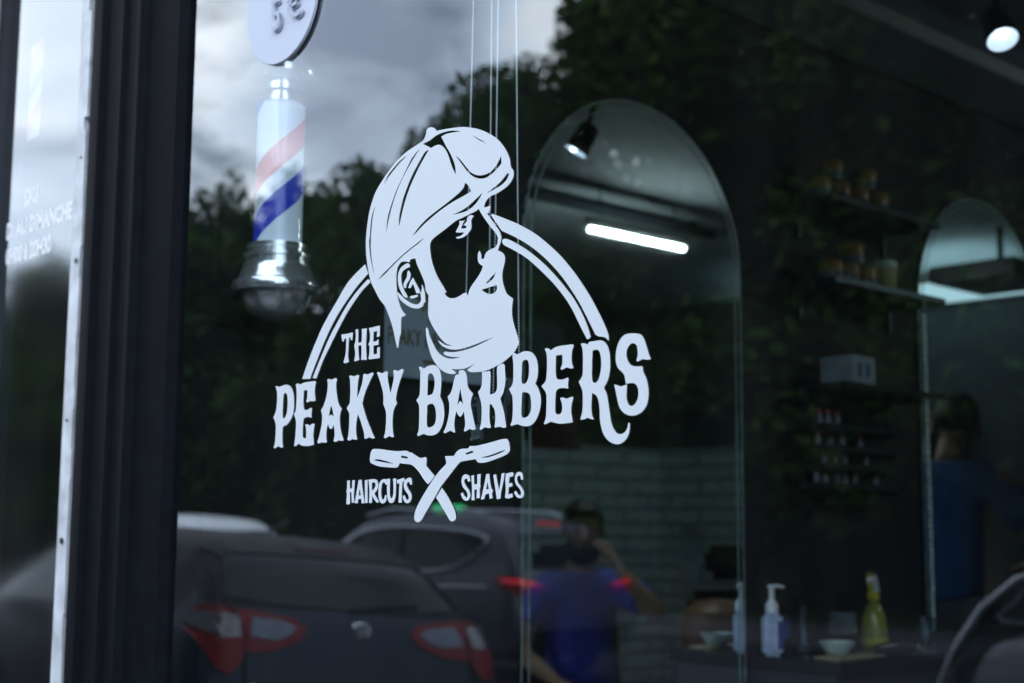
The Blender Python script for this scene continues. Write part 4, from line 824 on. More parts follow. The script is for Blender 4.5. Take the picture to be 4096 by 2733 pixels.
t = thing('round_stool', 'brown leather round topped stool beside the empty chair', 'stool', (-1.03, 3.40, FL))
bm = B(); lathe(bm, [(.06, .78), (.12, .80), (.15, .86), (.155, .93), (.14, 1.0), (.09, 1.04), (.002, 1.05)], 28); obj('seat', bm, M_brown, t, True)
bm = B(); lathe(bm, [(.025, .05), (.025, .78)], 12); obj('column', bm, M_chrome, t, True)
for k in range(5):
    a = 2 * PI * k / 5; bm = B(); tube(bm, [(0, 0, .07), (.24 * math.cos(a), .24 * math.sin(a), .03)], [.018, .012], 8); obj('leg', bm, M_chrome, t, True)

# ================================================================== PEOPLE
M_eye = mat('dark_eye', (.05, .035, .03), .2)
def skin_mesh(name, verts, edges, radii, m, parent, root=0, sub=2, flat=1.0):
    me = bpy.data.meshes.new(name); me.from_pydata([Vector(v) for v in verts], edges, [])
    o = bpy.data.objects.new(name, me); link(o)
    md = o.modifiers.new('skin', 'SKIN'); md.use_smooth_shade = True; md.branch_smoothing = .6
    for i, sv in enumerate(me.skin_vertices[0].data):
        r = radii[i]; sv.radius = r if isinstance(r, tuple) else (r, r); sv.use_root = (i == root)
    s = o.modifiers.new('sub', 'SUBSURF'); s.levels = sub; s.render_levels = sub
    dg = bpy.context.evaluated_depsgraph_get(); nm = bpy.data.meshes.new_from_object(o.evaluated_get(dg))
    bpy.data.objects.remove(o); bpy.data.meshes.remove(me)
    nm.materials.clear(); nm.materials.append(m); nm.name = name
    for p in nm.polygons: p.use_smooth = True
    o = bpy.data.objects.new(name, nm); link(o); o.parent = parent
    return o
class Sk:
    def __init__(s): s.v, s.e, s.r = [], [], []
    def add(s, p, r, par=None):
        s.v.append(tuple(p)); s.r.append(r); i = len(s.v) - 1
        if par is not None: s.e.append((par, i))
        return i
    def chain(s, par, pts):
        for p, r in pts: par = s.add(p, r, par)
        return par
def hand(s, wrist, w, d, up, side):
    """palm and five bent fingers; w = wrist point, d = finger direction, up = palm normal, side = thumb side"""
    d, up, side = Vector(d).normalized(), Vector(up).normalized(), Vector(side).normalized(); w = Vector(w)
    palm = s.add(w + d * .05, (.030, .016), wrist)
    for k, (off, ln) in enumerate(((.026, .068), (.009, .076), (-.009, .070), (-.026, .055))):
        b0 = s.add(w + d * .088 + side * off, .0095, palm)
        b1 = s.add(w + d * (.088 + ln * .5) + side * off - up * .012, .0088, b0)
        s.add(w + d * (.088 + ln * .85) + side * off - up * .038, .0075, b1)
    a = s.add(w + d * .045 + side * .042 - up * .008, .0115, palm)
    s.add(w + d * .08 + side * .056 - up * .022, .0095, a)
def person(label, loc, rot, pose, mats, scale=1.0):
    t = thing('person', label, 'person', loc, (0, 0, rot)); t.scale = (scale,) * 3
    skin, shirt, trous, hair = mats
    P = pose; V = Vector
    s = Sk()
    pel = s.add(P['pelvis'], .12)
    ch = s.chain(pel, [(V(P['pelvis']).lerp(V(P['chest']), .5), (.135, .105)), (P['chest'], (.155, .11))])
    ch = s.add(V(P['chest']).lerp(V(P['neck']), .5), (.105, .080), ch)
    nk = s.chain(ch, [(P['neck'], .060), (V(P['neck']).lerp(V(P['head']), .4), .055)])
    hd = V(P['head']); f = V(P.get('face', (0, -1, 0))).normalized(); upd = V(P.get('crown', (0, 0, 1))).normalized(); lf = f.cross(upd)
    j = s.add(hd - upd * .055 + f * .012, (.066, .072), nk)
    h1 = s.add(hd + upd * .01, (.078, .092), j); s.add(hd + upd * .075, (.070, .082), h1)
    for sd in ('r', 'l'):
        sh, el, wr = P['sh_' + sd], P['el_' + sd], P['wr_' + sd]
        a = s.chain(ch, [(V(sh), .052), (V(sh).lerp(V(el), .5), .046), (el, .040), (V(el).lerp(V(wr), .4), .040), (wr, .026)])
        hand(s, a, wr, *P['hand_' + sd])
        k0, k1, an, toe = P['hip_' + sd], P['kn_' + sd], P['an_' + sd], P['toe_' + sd]
        a = s.chain(pel, [(k0, .095), (V(k0).lerp(V(k1), .5), .078), (k1, .058), (V(k1).lerp(V(an), .4), .056), (an, .038), (toe, .036)])
    skin_mesh('body', s.v, s.e, s.r, skin, t)
    # shirt
    s = Sk(); pel = s.add(V(P['pelvis']) + V((0, 0, -.03)), (.165, .135))
    ch = s.chain(pel, [(V(P['pelvis']).lerp(V(P['chest']), .5), (.160, .128)), (P['chest'], (.178, .130)), (V(P['chest']).lerp(V(P['neck']), .5), (.150, .115))])
    s.add(V(P['chest']).lerp(V(P['neck']), .95), (.080, .075), ch)
    for sd in ('r', 'l'):
        sh, el = V(P['sh_' + sd]), V(P['el_' + sd])
        s.chain(ch, [(sh, .098), (sh.lerp(el, .35), .078), (sh.lerp(el, P.get('sleeve', .62)), .066)])
    skin_mesh('t_shirt', s.v, s.e, s.r, shirt, t)
    s = Sk(); pel = s.add(P['pelvis'], (.150, .125))
    for sd in ('r', 'l'):
        k0, k1, an = V(P['hip_' + sd]), V(P['kn_' + sd]), V(P['an_' + sd])
        s.chain(pel, [(k0, .108), (k0.lerp(k1, .5), .092), (k1, .074), (k1.lerp(an, .45), .070), (k1.lerp(an, .93), .058)])
    skin_mesh('trousers', s.v, s.e, s.r, trous, t)
    for sd in ('r', 'l'):
        an, toe = V(P['an_' + sd]), V(P['toe_' + sd]); s = Sk()
        s.chain(s.add(an + (an - toe).normalized() * .03 + V((0, 0, -.02)), .048), [(an.lerp(toe, .5) + V((0, 0, -.01)), .047), (toe + (toe - an).normalized() * .05, .040)])
        skin_mesh('shoe', s.v, s.e, s.r, M_leather, t)
    # head details, in a frame: x = person's left, y = back, z = up
    fr = Matrix((lf, -f, upd)).transposed().to_4x4(); fr.translation = hd
    def hobj(n, bm, m, sm=True): bmesh.ops.transform(bm, matrix=fr, verts=bm.verts); return obj(n, bm, m, t, sm)
    bm = B(); bmesh.ops.create_uvsphere(bm, u_segments=28, v_segments=18, radius=1)
    for v in bm.verts:
        c = v.co.copy(); n = 1 + .03 * math.sin(9 * c.x + 4 * c.z) * math.sin(8 * c.y)
        v.co = Vector((c.x * .089 * n, c.y * .104 * n + .008, c.z * .094 * n + .052))
    bmesh.ops.delete(bm, geom=[v for v in bm.verts if (v.co.y < -.045 and v.co.z < .088) or v.co.z < -.035 or (abs(v.co.x) > .06 and v.co.z < .0 and v.co.y < .02)], context='VERTS')
    hobj('hair', bm, hair)
    for sx in (-1, 1):
        bm = B(); bmesh.ops.create_uvsphere(bm, u_segments=10, v_segments=8, radius=1); bmesh.ops.transform(bm, matrix=Matrix.Translation((sx * .084, .012, .005)) @ Matrix.Diagonal((.010, .020, .032, 1)), verts=bm.verts); hobj('ear', bm, skin)
        bm = B(); bmesh.ops.create_uvsphere(bm, u_segments=10, v_segments=8, radius=.0105); bmesh.ops.transform(bm, matrix=Matrix.Translation((sx * .032, -.080, .018)), verts=bm.verts); hobj('eye', bm, M_eye)
        bm = B(); tube(bm, [(sx * .015, -.094, .038), (sx * .034, -.095, .043), (sx * .052, -.084, .037)], .005, 6); hobj('eyebrow', bm, hair)
    bm = B(); tube(bm, [(0, -.090, .030), (0, -.104, .004), (0, -.112, -.014), (0, -.098, -.024)], [.008, .011, .015, .010], 10); hobj('nose', bm, skin)
    bm = B(); tube(bm, [(-.024, -.090, -.050), (0, -.098, -.047), (.024, -.090, -.050)], [.004, .007, .004], 8); hobj('mouth', bm, mat('lips', (.25, .09, .08), .5))
    if P.get('beard'):
        bm = B(); bmesh.ops.create_uvsphere(bm, u_segments=24, v_segments=16, radius=1)
        for v in bm.verts: v.co = Vector((v.co.x * .078, v.co.y * .086 - .014, v.co.z * .062 - .068))
        bmesh.ops.delete(bm, geom=[v for v in bm.verts if v.co.y > .02 or (v.co.z > -.052 and abs(v.co.x) < .045)], context='VERTS'); hobj('beard', bm, hair)
    return t
# local frame: faces -y, person's right = -x, z from the floor
client = dict(pelvis=(0, .05, .52), chest=(0, .09, .92), neck=(0, .07, 1.09), head=(0, .03, 1.25), face=(.25, -1, -.05), beard=True,
              sh_r=(-.20, .08, 1.03), el_r=(-.25, -.24, .92), wr_r=(-.10, -.17, 1.10), hand_r=((.45, .25, .85), (-.5, -.8, .2), (.6, -.3, -.2)),
              sh_l=(.20, .08, 1.03), el_l=(.27, -.02, .76), wr_l=(.20, -.24, .68), hand_l=((-.15, -1, -.1), (0, 0, 1), (-1, 0, 0)),
              hip_r=(-.10, .02, .50), kn_r=(-.15, -.40, .53), an_r=(-.15, -.47, .16), toe_r=(-.16, -.60, .12), hip_l=(.10, .02, .50), kn_l=(.16, -.42, .54), an_l=(.17, -.46, .16), toe_l=(.18, -.59, .12))
person('seated man in a royal blue shirt resting his chin on one hand', (-0.44, 3.22, FL), fa, client, (M_skind, M_blue, M_khaki, M_hair), 1.05)
barb = dict(pelvis=(0, .04, .98), chest=(0, -.01, 1.36), neck=(0, -.05, 1.51), head=(.02, -.12, 1.645), face=(-.35, -1, -.35), crown=(0, -.3, 1), sleeve=.7,
            sh_r=(-.21, -.02, 1.46), el_r=(-.30, -.16, 1.20), wr_r=(-.16, -.38, 1.18), hand_r=((.3, -1, 0), (0, 0, 1), (1, .3, 0)),
            sh_l=(.21, -.02, 1.46), el_l=(.33, -.12, 1.18), wr_l=(.22, -.36, 1.14), hand_l=((-.3, -1, 0), (0, 0, 1), (-1, .3, 0)),
            hip_r=(-.10, .04, .94), kn_r=(-.11, .0, .50), an_r=(-.11, .05, .09), toe_r=(-.13, -.10, .04), hip_l=(.10, .04, .94), kn_l=(.11, .0, .50), an_l=(.11, .05, .09), toe_l=(.13, -.10, .04))
person('standing barber in a teal blue t-shirt seen from behind in mirror', BARB_LOC, math.atan2(1.1, .3) + PI / 2, barb, (M_skin, M_blue2, M_jeans, M_hair), 1.05)
# ================================================================== CARS (stand in the street, seen in the pane)
def interp(st, n=5):
    out = []
    for i in range(len(st) - 1):
        p0, p1, p2, p3 = st[max(i - 1, 0)], st[i], st[i + 1], st[min(i + 2, len(st) - 1)]
        for k in range(n):
            t = k / n
            out.append(tuple(b + (c - b) * t + t * (1 - t) * ((1 - t) * ((c - a) / 2 - (c - b)) - t * ((d - b) / 2 - (c - b))) for a, b, c, d in zip(p0, p1, p2, p3)))
    out.append(st[-1]); return out
def car_body(st):
    """st: (x, half width, z low, z belt, roof half width, z roof)"""
    bm = B(); rings = []
    for x, w, zl, zb, wr, zr in interp(st):
        zb = min(zb, zr - .02); zm = zl + (zb - zl) * .45; g = zr - zb
        half = [(0, zl), (w * .80, zl), (w * .96, zl + min(.10, (zb - zl) * .25)), (w, zm), (w * .99, zm + (zb - zm) * .6), (w * .955, zb - min(.01, g * .1)), (w * .93, zb + g * .06),
                (w * .93 + (wr - w * .93) * .5, zb + g * .48), (wr + .03 * min(1, g * 3), zb + g * .82), (wr * .90, zb + g * .965), (wr * .55, zr + .004), (0, zr + .010)]
        ring = [bm.verts.new((x, y, z)) for y, z in half] + [bm.verts.new((x, -y, z)) for y, z in half[-2:0:-1]]
        rings.append(ring)
    n = len(rings[0])
    for a, b in zip(rings, rings[1:]):
        for i in range(n): bm.faces.new((a[i], a[(i + 1) % n], b[(i + 1) % n], b[i]))
    bm.faces.new(rings[0]); bm.faces.new(rings[-1][::-1])
    bmesh.ops.recalc_face_normals(bm, faces=bm.faces)
    return bm
def patch(tree, outline, side, off=.006, step=.05):
    """lays a 2-D outline onto the body. side 'l','r' : outline (x,z); 'b','f' : outline (y,z); 't': (x,y)"""
    pts = [Vector(p) for p in outline]; m = len(pts)
    dense = []
    for i in range(m):
        a, b = pts[i], pts[(i + 1) % m]; k = max(1, int((b - a).length / step))
        dense += [a.lerp(b, j / k) for j in range(k)]
    x0, x1 = min(p.x for p in dense), max(p.x for p in dense); y0, y1 = min(p.y for p in dense), max(p.y for p in dense)
    inner = []
    def inside(q):
        c = False
        for i in range(len(dense)):
            a, b = dense[i], dense[i - 1]
            if (a.y > q.y) != (b.y > q.y) and q.x < (b.x - a.x) * (q.y - a.y) / (b.y - a.y) + a.x: c = not c
        return c
    gx = x0 + step / 2
    while gx < x1:
        gy = y0 + step / 2
        while gy < y1:
            q = Vector((gx, gy))
            if inside(q) and min((q - d).length for d in dense) > step * .4: inner.append(q)
            gy += step
        gx += step
    vs = dense + inner; nb = len(dense)
    r = geometry.delaunay_2d_cdt(vs, [(i, (i + 1) % nb) for i in range(nb)], [list(range(nb))], 1, 1e-5)
    bm = B(); bv = []
    for q in r[0]:
        o, d = {'l': (Vector((q.x, 3, q.y)), Vector((0, -1, 0))), 'r': (Vector((q.x, -3, q.y)), Vector((0, 1, 0))), 'b': (Vector((-5, q.x, q.y)), Vector((1, 0, 0))),
                'f': (Vector((5, q.x, q.y)), Vector((-1, 0, 0))), 't': (Vector((q.x, q.y, 4)), Vector((0, 0, -1)))}[side]
        h = tree.ray_cast(o, d)
        if h[0] is None: p = tree.find_nearest(o + d * 3)[0]; n_ = -d
        else: p, n_ = h[0], h[1]
        if n_.dot(d) > 0: n_ = -n_
        bv.append(bm.verts.new(p + n_ * off))
    for fc in r[2]:
        try: bm.faces.new([bv[i] for i in fc])
        except ValueError: pass
    return bm
def mirror_y(o): return [(-y, z) for y, z in o]
def ring_line(pts, closed=True): return pts + [pts[0]] if closed else pts
def on_body(tree, pts, side, off=.008):
    out = []
    for q in pts:
        o, d = {'l': (Vector((q[0], 3, q[1])), Vector((0, -1, 0))), 'r': (Vector((q[0], -3, q[1])), Vector((0, 1, 0))), 'b': (Vector((-5, q[0], q[1])), Vector((1, 0, 0)))}[side]
        h = tree.ray_cast(o, d); p, n_ = (h[0], h[1]) if h[0] is not None else (tree.find_nearest(o + d * 3)[0], -d)
        if n_.dot(d) > 0: n_ = -n_
        out.append(p + n_ * off)
    return out
def smooth_closed(pts, sub=5): return catmull(pts, [False] * len(pts), sub)
def make_wheel(parent, x, y, r, s):
    bm = B(); lathe(bm, [(r * .66, -.10), (r * .9, -.10), (r, -.07), (r, .07), (r * .9, .10), (r * .66, .10)], 32, (x, y, r), cap=False, axis='Y'); w = obj('wheel', bm, M_rubber, parent, True)
    bm = B(); lathe(bm, [(r * .66, -.095), (r * .60, -.06), (r * .1, -.05), (r * .1, .05), (r * .6, .06), (r * .66, .095)], 28, (x, y, r), axis='Y')
    for k in range(5):
        a = 2 * PI * k / 5; d = Vector((math.cos(a), 0, math.sin(a)))
        tube(bm, [Vector((x, y + s * .085, r)) + d * r * .1, Vector((x, y + s * .09, r)) + d * r * .63], [.035, .028], 6)
    lathe(bm, [(r * .18, y + s * .07), (r * .16, y + s * .095), (.002, y + s * .10)], 16, (x, 0, r), axis='Y', cap=False)
    obj('rim', bm, M_silverpaint, w, False)
def car(label, loc, rot, st, paint, lower=None, wheels=(-1.25, 1.3), r=.32, w=.80, group='cars in the street', top=None, top_z=1.06):
    t = thing('parked_car', label, 'car', loc, rot, group)
    bm = car_body(st); tree = BVHTree.FromBMesh(bm)
    b_ = obj('body', bm, [paint, top or paint], t, True)
    for f_ in b_.data.polygons: f_.material_index = 1 if (top and f_.center.z > top_z) else 0
    for x in wheels:
        for s in (-1, 1):
            make_wheel(t, x, s * w, r, s)
            prt = patch(tree, [(x + (r + .05) * math.cos(a), max(.20, r + (r + .05) * math.sin(a))) for a in [PI * k / 12 for k in range(13)]], 'l' if s > 0 else 'r', .004)
            obj('wheel_arch', prt, M_rubber, t)
    return t, tree
def paintm(name, c, metal=.5, rough=.32): return mat(name, c, rough, metal=metal, var=.06, scale=3, coat=.25, rvar=.05)
M_silverpaint = paintm('silver_paint', (.42, .45, .52), .6)
M_grey = mat('graphite_paint', (.014, .021, .040), .4, metal=.2, var=.1, scale=3, spec=.15); M_mauve = mat('grey_mauve_paint', (.050, .052, .075), .38, metal=.3, var=.1, scale=3, spec=.35); M_whitecar = paintm('white_car_paint', (.72, .75, .80), .0, .3)
M_trimblk = mat('black_trim', (.006, .007, .009), .5, spec=.12)

HATCH = [(-2.14, .74, .40, .52, .60, .56), (-2.12, .82, .34, .60, .66, .66), (-2.08, .865, .28, .70, .74, .80), (-2.03, .885, .24, .80, .78, .94), (-1.97, .895, .22, .88, .76, 1.03), (-1.88, .90, .2, .93, .72, 1.12), (-1.72, .90, .2, .95, .66, 1.27), (-1.55, .90, .2, .95, .63, 1.355), (-1.38, .90, .2, .95, .62, 1.40),
         (-.9, .90, .2, .95, .61, 1.435), (-.3, .90, .2, .94, .61, 1.445), (.25, .90, .2, .94, .60, 1.42), (.65, .895, .2, .94, .60, 1.34), (1.0, .89, .2, .94, .63, 1.14), (1.2, .885, .2, .93, .70, 1.02), (1.5, .87, .2, .88, .74, .95), (1.85, .82, .22, .76, .70, .84), (2.05, .74, .26, .62, .62, .68), (2.12, .62, .34, .50, .52, .56)]
# --- graphite hatchback, near wheels up on the kerb, rear towards the camera
YAWC = PI + R(CAR1_YAW)
t, tr = car('graphite hatchback parked half on the kerb with red edged tail lamps', CAR1_LOC, (R(CAR1_ROLL), 0, YAWC), HATCH, M_grey, wheels=(-1.30, 1.32), top=M_trimblk, top_z=1.05)
obj('rear_window', patch(tr, [(-.70, 1.095), (-.35, 1.07), (0, 1.06), (.35, 1.07), (.70, 1.095), (.66, 1.20), (.60, 1.31), (.3, 1.33), (0, 1.335), (-.3, 1.33), (-.60, 1.31), (-.66, 1.20)], 'b', .006), M_carglass, t, True)
obj('spoiler', patch(tr, [(-1.66, -.62), (-1.42, -.64), (-1.25, -.58), (-1.25, .58), (-1.42, .64), (-1.66, .62)], 't', .012), M_trimblk, t, True)
bm = B(); pts = on_body(tr, [(-.16, 1.345), (-.05, 1.35), (.05, 1.35), (.16, 1.345)], 'b', .014); tube(bm, pts, .008, 6); obj('brake_light', bm, mat('dim_red', (.12, .01, .01), .3), t)
for s in (-1, 1):
    def mm(o): return [(s * y, z) for y, z in o]
    lamp = obj('tail_light', patch(tr, mm([(.30, 0.960), (.36, 1.010), (.50, 1.030), (.70, 1.045), (.80, 1.055), (.86, 1.030), (.87, 0.945), (.845, 0.865), (.80, 0.775), (.74, 0.745), (.68, 0.800), (.655, 0.845), (.50, 0.860), (.36, 0.905)]), 'b', .010, .03), M_redlamp, t, True)
    obj('clear_lens', patch(tr, mm([(.36, 0.965), (.42, 0.995), (.60, 1.007), (.625, 0.920), (.50, 0.907), (.42, 0.925)]), 'b', .014, .03), M_clearlamp, lamp, True)
    obj('clear_lens', patch(tr, mm([(.665, 1.010), (.76, 1.020), (.83, 1.010), (.83, 0.945), (.77, 0.910), (.675, 0.917)]), 'b', .014, .03), mat('smoked_lens', (.10, .10, .12), .15, coat=.6), lamp, True)
    bm = B(); tube(bm, on_body(tr, mm([(.715, 1.06), (.68, 1.02), (.65, .93), (.655, .83), (.665, .74), (.63, .66)]), 'b', .012), .006, 5); obj('panel_gap', bm, M_trimblk, t)
    sd = 'l' if s > 0 else 'r'
    w = smooth_closed([(-1.35, 1.06), (-1.15, 1.01), (-.4, .99), (.4, .99), (.92, 1.0), (.55, 1.24), (.2, 1.36), (-.4, 1.405), (-.95, 1.395), (-1.25, 1.29)], 3)
    obj('side_window', patch(tr, w, sd, .005), M_carglass, t, True)
bm = B(); tube(bm, on_body(tr, [(-.66, .70), (-.4, .685), (0, .68), (.4, .685), (.66, .70)], 'b', .006), .006, 6); obj('tailgate_line', bm, M_chrome, t)
bm = B(); c0 = on_body(tr, [(0, .965)], 'b', .012)[0]
for k in (-1, 1): tube(bm, [c0 + Vector((0, k * .05, .02)), c0 + Vector((0, k * .03, .035)), c0 + Vector((0, 0, .005)), c0 + Vector((0, -k * .02, -.03))], .008, 6)
lathe(bm, [(.040, -.006), (.044, .0), (.040, .006)], 24, c0, axis='X', cap=False); obj('emblem', bm, M_chrome, t)
bm = B(); p = on_body(tr, [(0, .58)], 'b', .012)[0]; box(bm, p.x - .012, p.x, -.26, .26, .53, .64, .003); obj('number_plate', bm, mat('plate', (.05, .055, .075), .5, var=.4, scale=25), t)
bm = B(); lathe(bm, [(.028, 0), (.02, .014), (.008, .02)], 12, (-1.05, -.02, 1.438)); tube(bm, [(-1.05, -.02, 1.45), (-1.15, -.02, 1.49), (-1.26, -.02, 1.52)], [.008, .005, .004], 6); obj('antenna', bm, M_clearlamp, t)
bm = B(); tube(bm, on_body(tr, [(-.02, 1.06), (.2, 1.085), (.42, 1.10)], 'b', .014), .008, 6); obj('wiper', bm, M_trimblk, t)
for s in (-1, 1):
    bm = B(); box(bm, .70, .82, s * .95 - .09, s * .95 + .09, .98, 1.10, .03); obj('door_mirror', bm, M_grey, t, True)
    bm = B(); bm.free()
    obj('headlight', patch(tr, [(s * y, z) for y, z in ((.42, .66), (.66, .70), (.70, .78), (.5, .78))], 'f', .006, .04), M_clearlamp, t, True)
obj('windscreen', patch(tr, [(-.62, 1.06), (.62, 1.06), (.54, 1.38), (-.54, 1.38)], 'f', .005), M_carglass, t, True)

SUV = [(-2.36, .76, .50, .62, .62, .66), (-2.34, .86, .42, .72, .70, .78), (-2.29, .915, .34, .86, .80, 1.0), (-2.23, .93, .30, .98, .80, 1.16), (-2.14, .94, .28, 1.03, .76, 1.34), (-2.0, .94, .28, 1.05, .71, 1.52), (-1.85, .94, .28, 1.05, .69, 1.62), (-1.5, .94, .28, 1.05, .69, 1.69), (-.8, .94, .28, 1.04, .69, 1.73), (0, .94, .28, 1.03, .69, 1.71), (.4, .94, .28, 1.03, .68, 1.64),
       (.8, .94, .28, 1.03, .68, 1.45), (1.1, .935, .28, 1.03, .72, 1.24), (1.3, .93, .28, 1.02, .76, 1.12), (1.7, .90, .28, .98, .78, 1.05), (2.1, .85, .32, .86, .74, .94), (2.3, .76, .36, .70, .66, .78), (2.36, .64, .42, .56, .56, .62)]
t, tr = car('grey mauve taxi suv with chrome window outline and green roof light', SUV_LOC, (0, 0, PI), SUV, M_mauve, wheels=(-1.42, 1.42), r=.36, w=.83)
for sd in ('l', 'r'):
    w = smooth_closed([(-1.74, 1.40), (-1.62, 1.49), (-1.2, 1.545), (-.5, 1.57), (.1, 1.54), (.5, 1.42), (.95, 1.16), (.9, 1.10), (.2, 1.09), (-.6, 1.09), (-1.2, 1.12), (-1.48, 1.19)], 4)
    obj('side_window', patch(tr, w, sd, .006), M_carglass, t, True)
    bm = B(); q = on_body(tr, w, sd, .012); tube(bm, q + [q[0]], .022, 6, cap=False); obj('window_trim', bm, M_silverpaint, t, True)
    for xx in (-.45, .35):
        bm = B(); tube(bm, on_body(tr, [(xx - .05, 1.10), (xx, 1.3), (xx + .01, 1.52)], sd, .010), .02, 6); obj('window_pillar', bm, M_trimblk, t)
    bm = B(); tube(bm, on_body(tr, [(-1.9, .98), (-1.2, .96), (-.3, .95), (.6, .95), (1.2, .97)], sd, .006), .012, 6); obj('crease', bm, M_silverpaint, t, True)
    for xx in (-.55, .45):
        bm = B(); h = on_body(tr, [(xx - .1, .90), (xx, .905), (xx + .1, .90)], sd, .03); tube(bm, h, .014, 8); obj('door_handle', bm, M_silverpaint, t, True)
    s = 1 if sd == 'l' else -1
    bm = B(); tube(bm, [(-1.55, s * .60, 1.70), (-1.3, s * .61, 1.755), (0, s * .61, 1.765), (.4, s * .60, 1.69)], .018, 8); obj('roof_rail', bm, M_silverpaint, t, True)
    lamp = obj('tail_light', patch(tr, [(s * y, z) for y, z in ((.42, .98), (.70, 1.06), (.90, 1.10), (.905, .98), (.86, .90), (.60, .92))], 'b', .012, .03), M_redlamp, t, True)
    obj('lit_strip', patch(tr, [(s * y, z) for y, z in ((.50, 1.0), (.72, 1.045), (.885, 1.07), (.885, 1.02), (.70, .995))], 'b', .018, .03), M_redlit, lamp, True)
    bm = B(); box(bm, .85, .99, s * 1.02 - .10, s * 1.02 + .10, 1.05, 1.20, .03); obj('door_mirror', bm, M_mauve, t, True)
    obj('headlight', patch(tr, [(s * y, z) for y, z in ((.42, .76), (.68, .80), (.72, .88), (.5, .90))], 'f', .006, .04), M_clearlamp, t, True)
obj('rear_window', patch(tr, [(-.66, 1.18), (.66, 1.18), (.60, 1.50), (.3, 1.53), (-.3, 1.53), (-.60, 1.50)], 'b', .006), M_carglass, t, True)
obj('windscreen', patch(tr, [(-.66, 1.14), (.66, 1.14), (.58, 1.55), (-.58, 1.55)], 'f', .005), M_carglass, t, True)
bm = B(); tube(bm, on_body(tr, [(-.18, 1.61), (0, 1.615), (.18, 1.61)], 'b', .016), .014, 6); obj('brake_light', bm, M_redlit, t)
bm = B(); box(bm, -.22, -.02, -.02, .30, 1.735, 1.83, .02); sgn = obj('roof_light', bm, M_greenlamp, t, True)
bm = B(); p = on_body(tr, [(0, .80)], 'b', .012)[0]; box(bm, p.x - .012, p.x, -.26, .26, .72, .83, .003); obj('number_plate', bm, bpy.data.materials['plate'], t)
bm = B(); box(bm, -2.40, -2.20, -.80, .80, .40, .56, .04); obj('bumper', bm, M_trimblk, t, True)

CITY = [(-1.80, .68, .40, .50, .54, .54), (-1.78, .76, .32, .60, .62, .66), (-1.73, .81, .26, .74, .68, .84), (-1.66, .83, .24, .84, .70, .98), (-1.56, .835, .22, .90, .68, 1.14), (-1.40, .84, .22, .92, .62, 1.32), (-1.22, .84, .22, .92, .59, 1.41), (-.8, .84, .22, .92, .58, 1.47), (-.2, .84, .22, .92, .58, 1.47), (.3, .84, .22, .92, .58, 1.40),
        (.7, .84, .22, .92, .60, 1.18), (.95, .83, .22, .92, .66, 1.02), (1.3, .81, .22, .86, .68, .92), (1.6, .74, .26, .72, .62, .78), (1.75, .64, .32, .56, .54, .60), (1.78, .54, .38, .48, .46, .52)]
t, tr = car('silver city car with black tailgate and curved side window', CITY_LOC, (0, 0, R(CITY_YAW)), CITY, M_trimblk, wheels=(-1.18, 1.15), r=.30, w=.74)
obj('tailgate', patch(tr, [(-.62, .62), (.62, .62), (.76, .80), (.72, .95), (.62, 1.20), (.52, 1.36), (-.52, 1.36), (-.62, 1.20), (-.72, .95), (-.76, .80)], 'b', .006), M_carglass, t, True)
for sd in ('l', 'r'):
    s = 1 if sd == 'l' else -1
    obj('side_panel', patch(tr, smooth_closed([(-1.50, .42), (-1.53, .64), (-1.46, .90), (-1.25, 1.01), (-.6, 1.055), (.2, 1.06), (.9, .93), (1.3, .78), (1.4, .5), (1.2, .35), (0, .30), (-1.2, .32)], 3), sd, .006), M_silverpaint, t, True)
    w = smooth_closed([(-1.42, 1.10), (-1.34, 1.18), (-1.22, 1.29), (-.8, 1.37), (-.2, 1.38), (.3, 1.30), (.62, 1.10), (.66, 1.08), (0, 1.085), (-.8, 1.085), (-1.25, 1.08)], 4)
    obj('side_window', patch(tr, w, sd, .006), M_carglass, t, True)
    bm = B(); q = on_body(tr, w, sd, .010); tube(bm, q + [q[0]], .006, 6, cap=False); obj('window_trim', bm, M_silverpaint, t, True)
    e = [(-1.755, s * .74, .66), (-1.66, s * .755, .93), (-1.52, s * .72, 1.16), (-1.36, s * .63, 1.33), (-1.15, s * .585, 1.42), (-.8, s * .56, 1.465), (-.2, s * .56, 1.468), (.3, s * .56, 1.405)]
    bm = B(); q = [tr.find_nearest(Vector(p)) for p in e]; tube(bm, [a[0] + a[1] * .012 for a in q], .020, 6); obj('roof_edge', bm, M_silverpaint, t, True)
    obj('tail_light', patch(tr, [(s * y, z) for y, z in ((.70, .74), (.78, .76), (.76, .90), (.70, .92))], 'b', .012, .03), bpy.data.materials['smoked_lens'], t, True)
    obj('headlight', patch(tr, [(s * y, z) for y, z in ((.36, .64), (.56, .66), (.58, .74), (.42, .76))], 'f', .006, .04), M_clearlamp, t, True)
    bm = B(); box(bm, .50, .62, s * .90 - .08, s * .90 + .08, .97, 1.09, .03); obj('door_mirror', bm, M_trimblk, t, True)
obj('windscreen', patch(tr, [(-.54, 1.03), (.54, 1.03), (.48, 1.33), (-.48, 1.33)], 'f', .005), M_carglass, t, True)

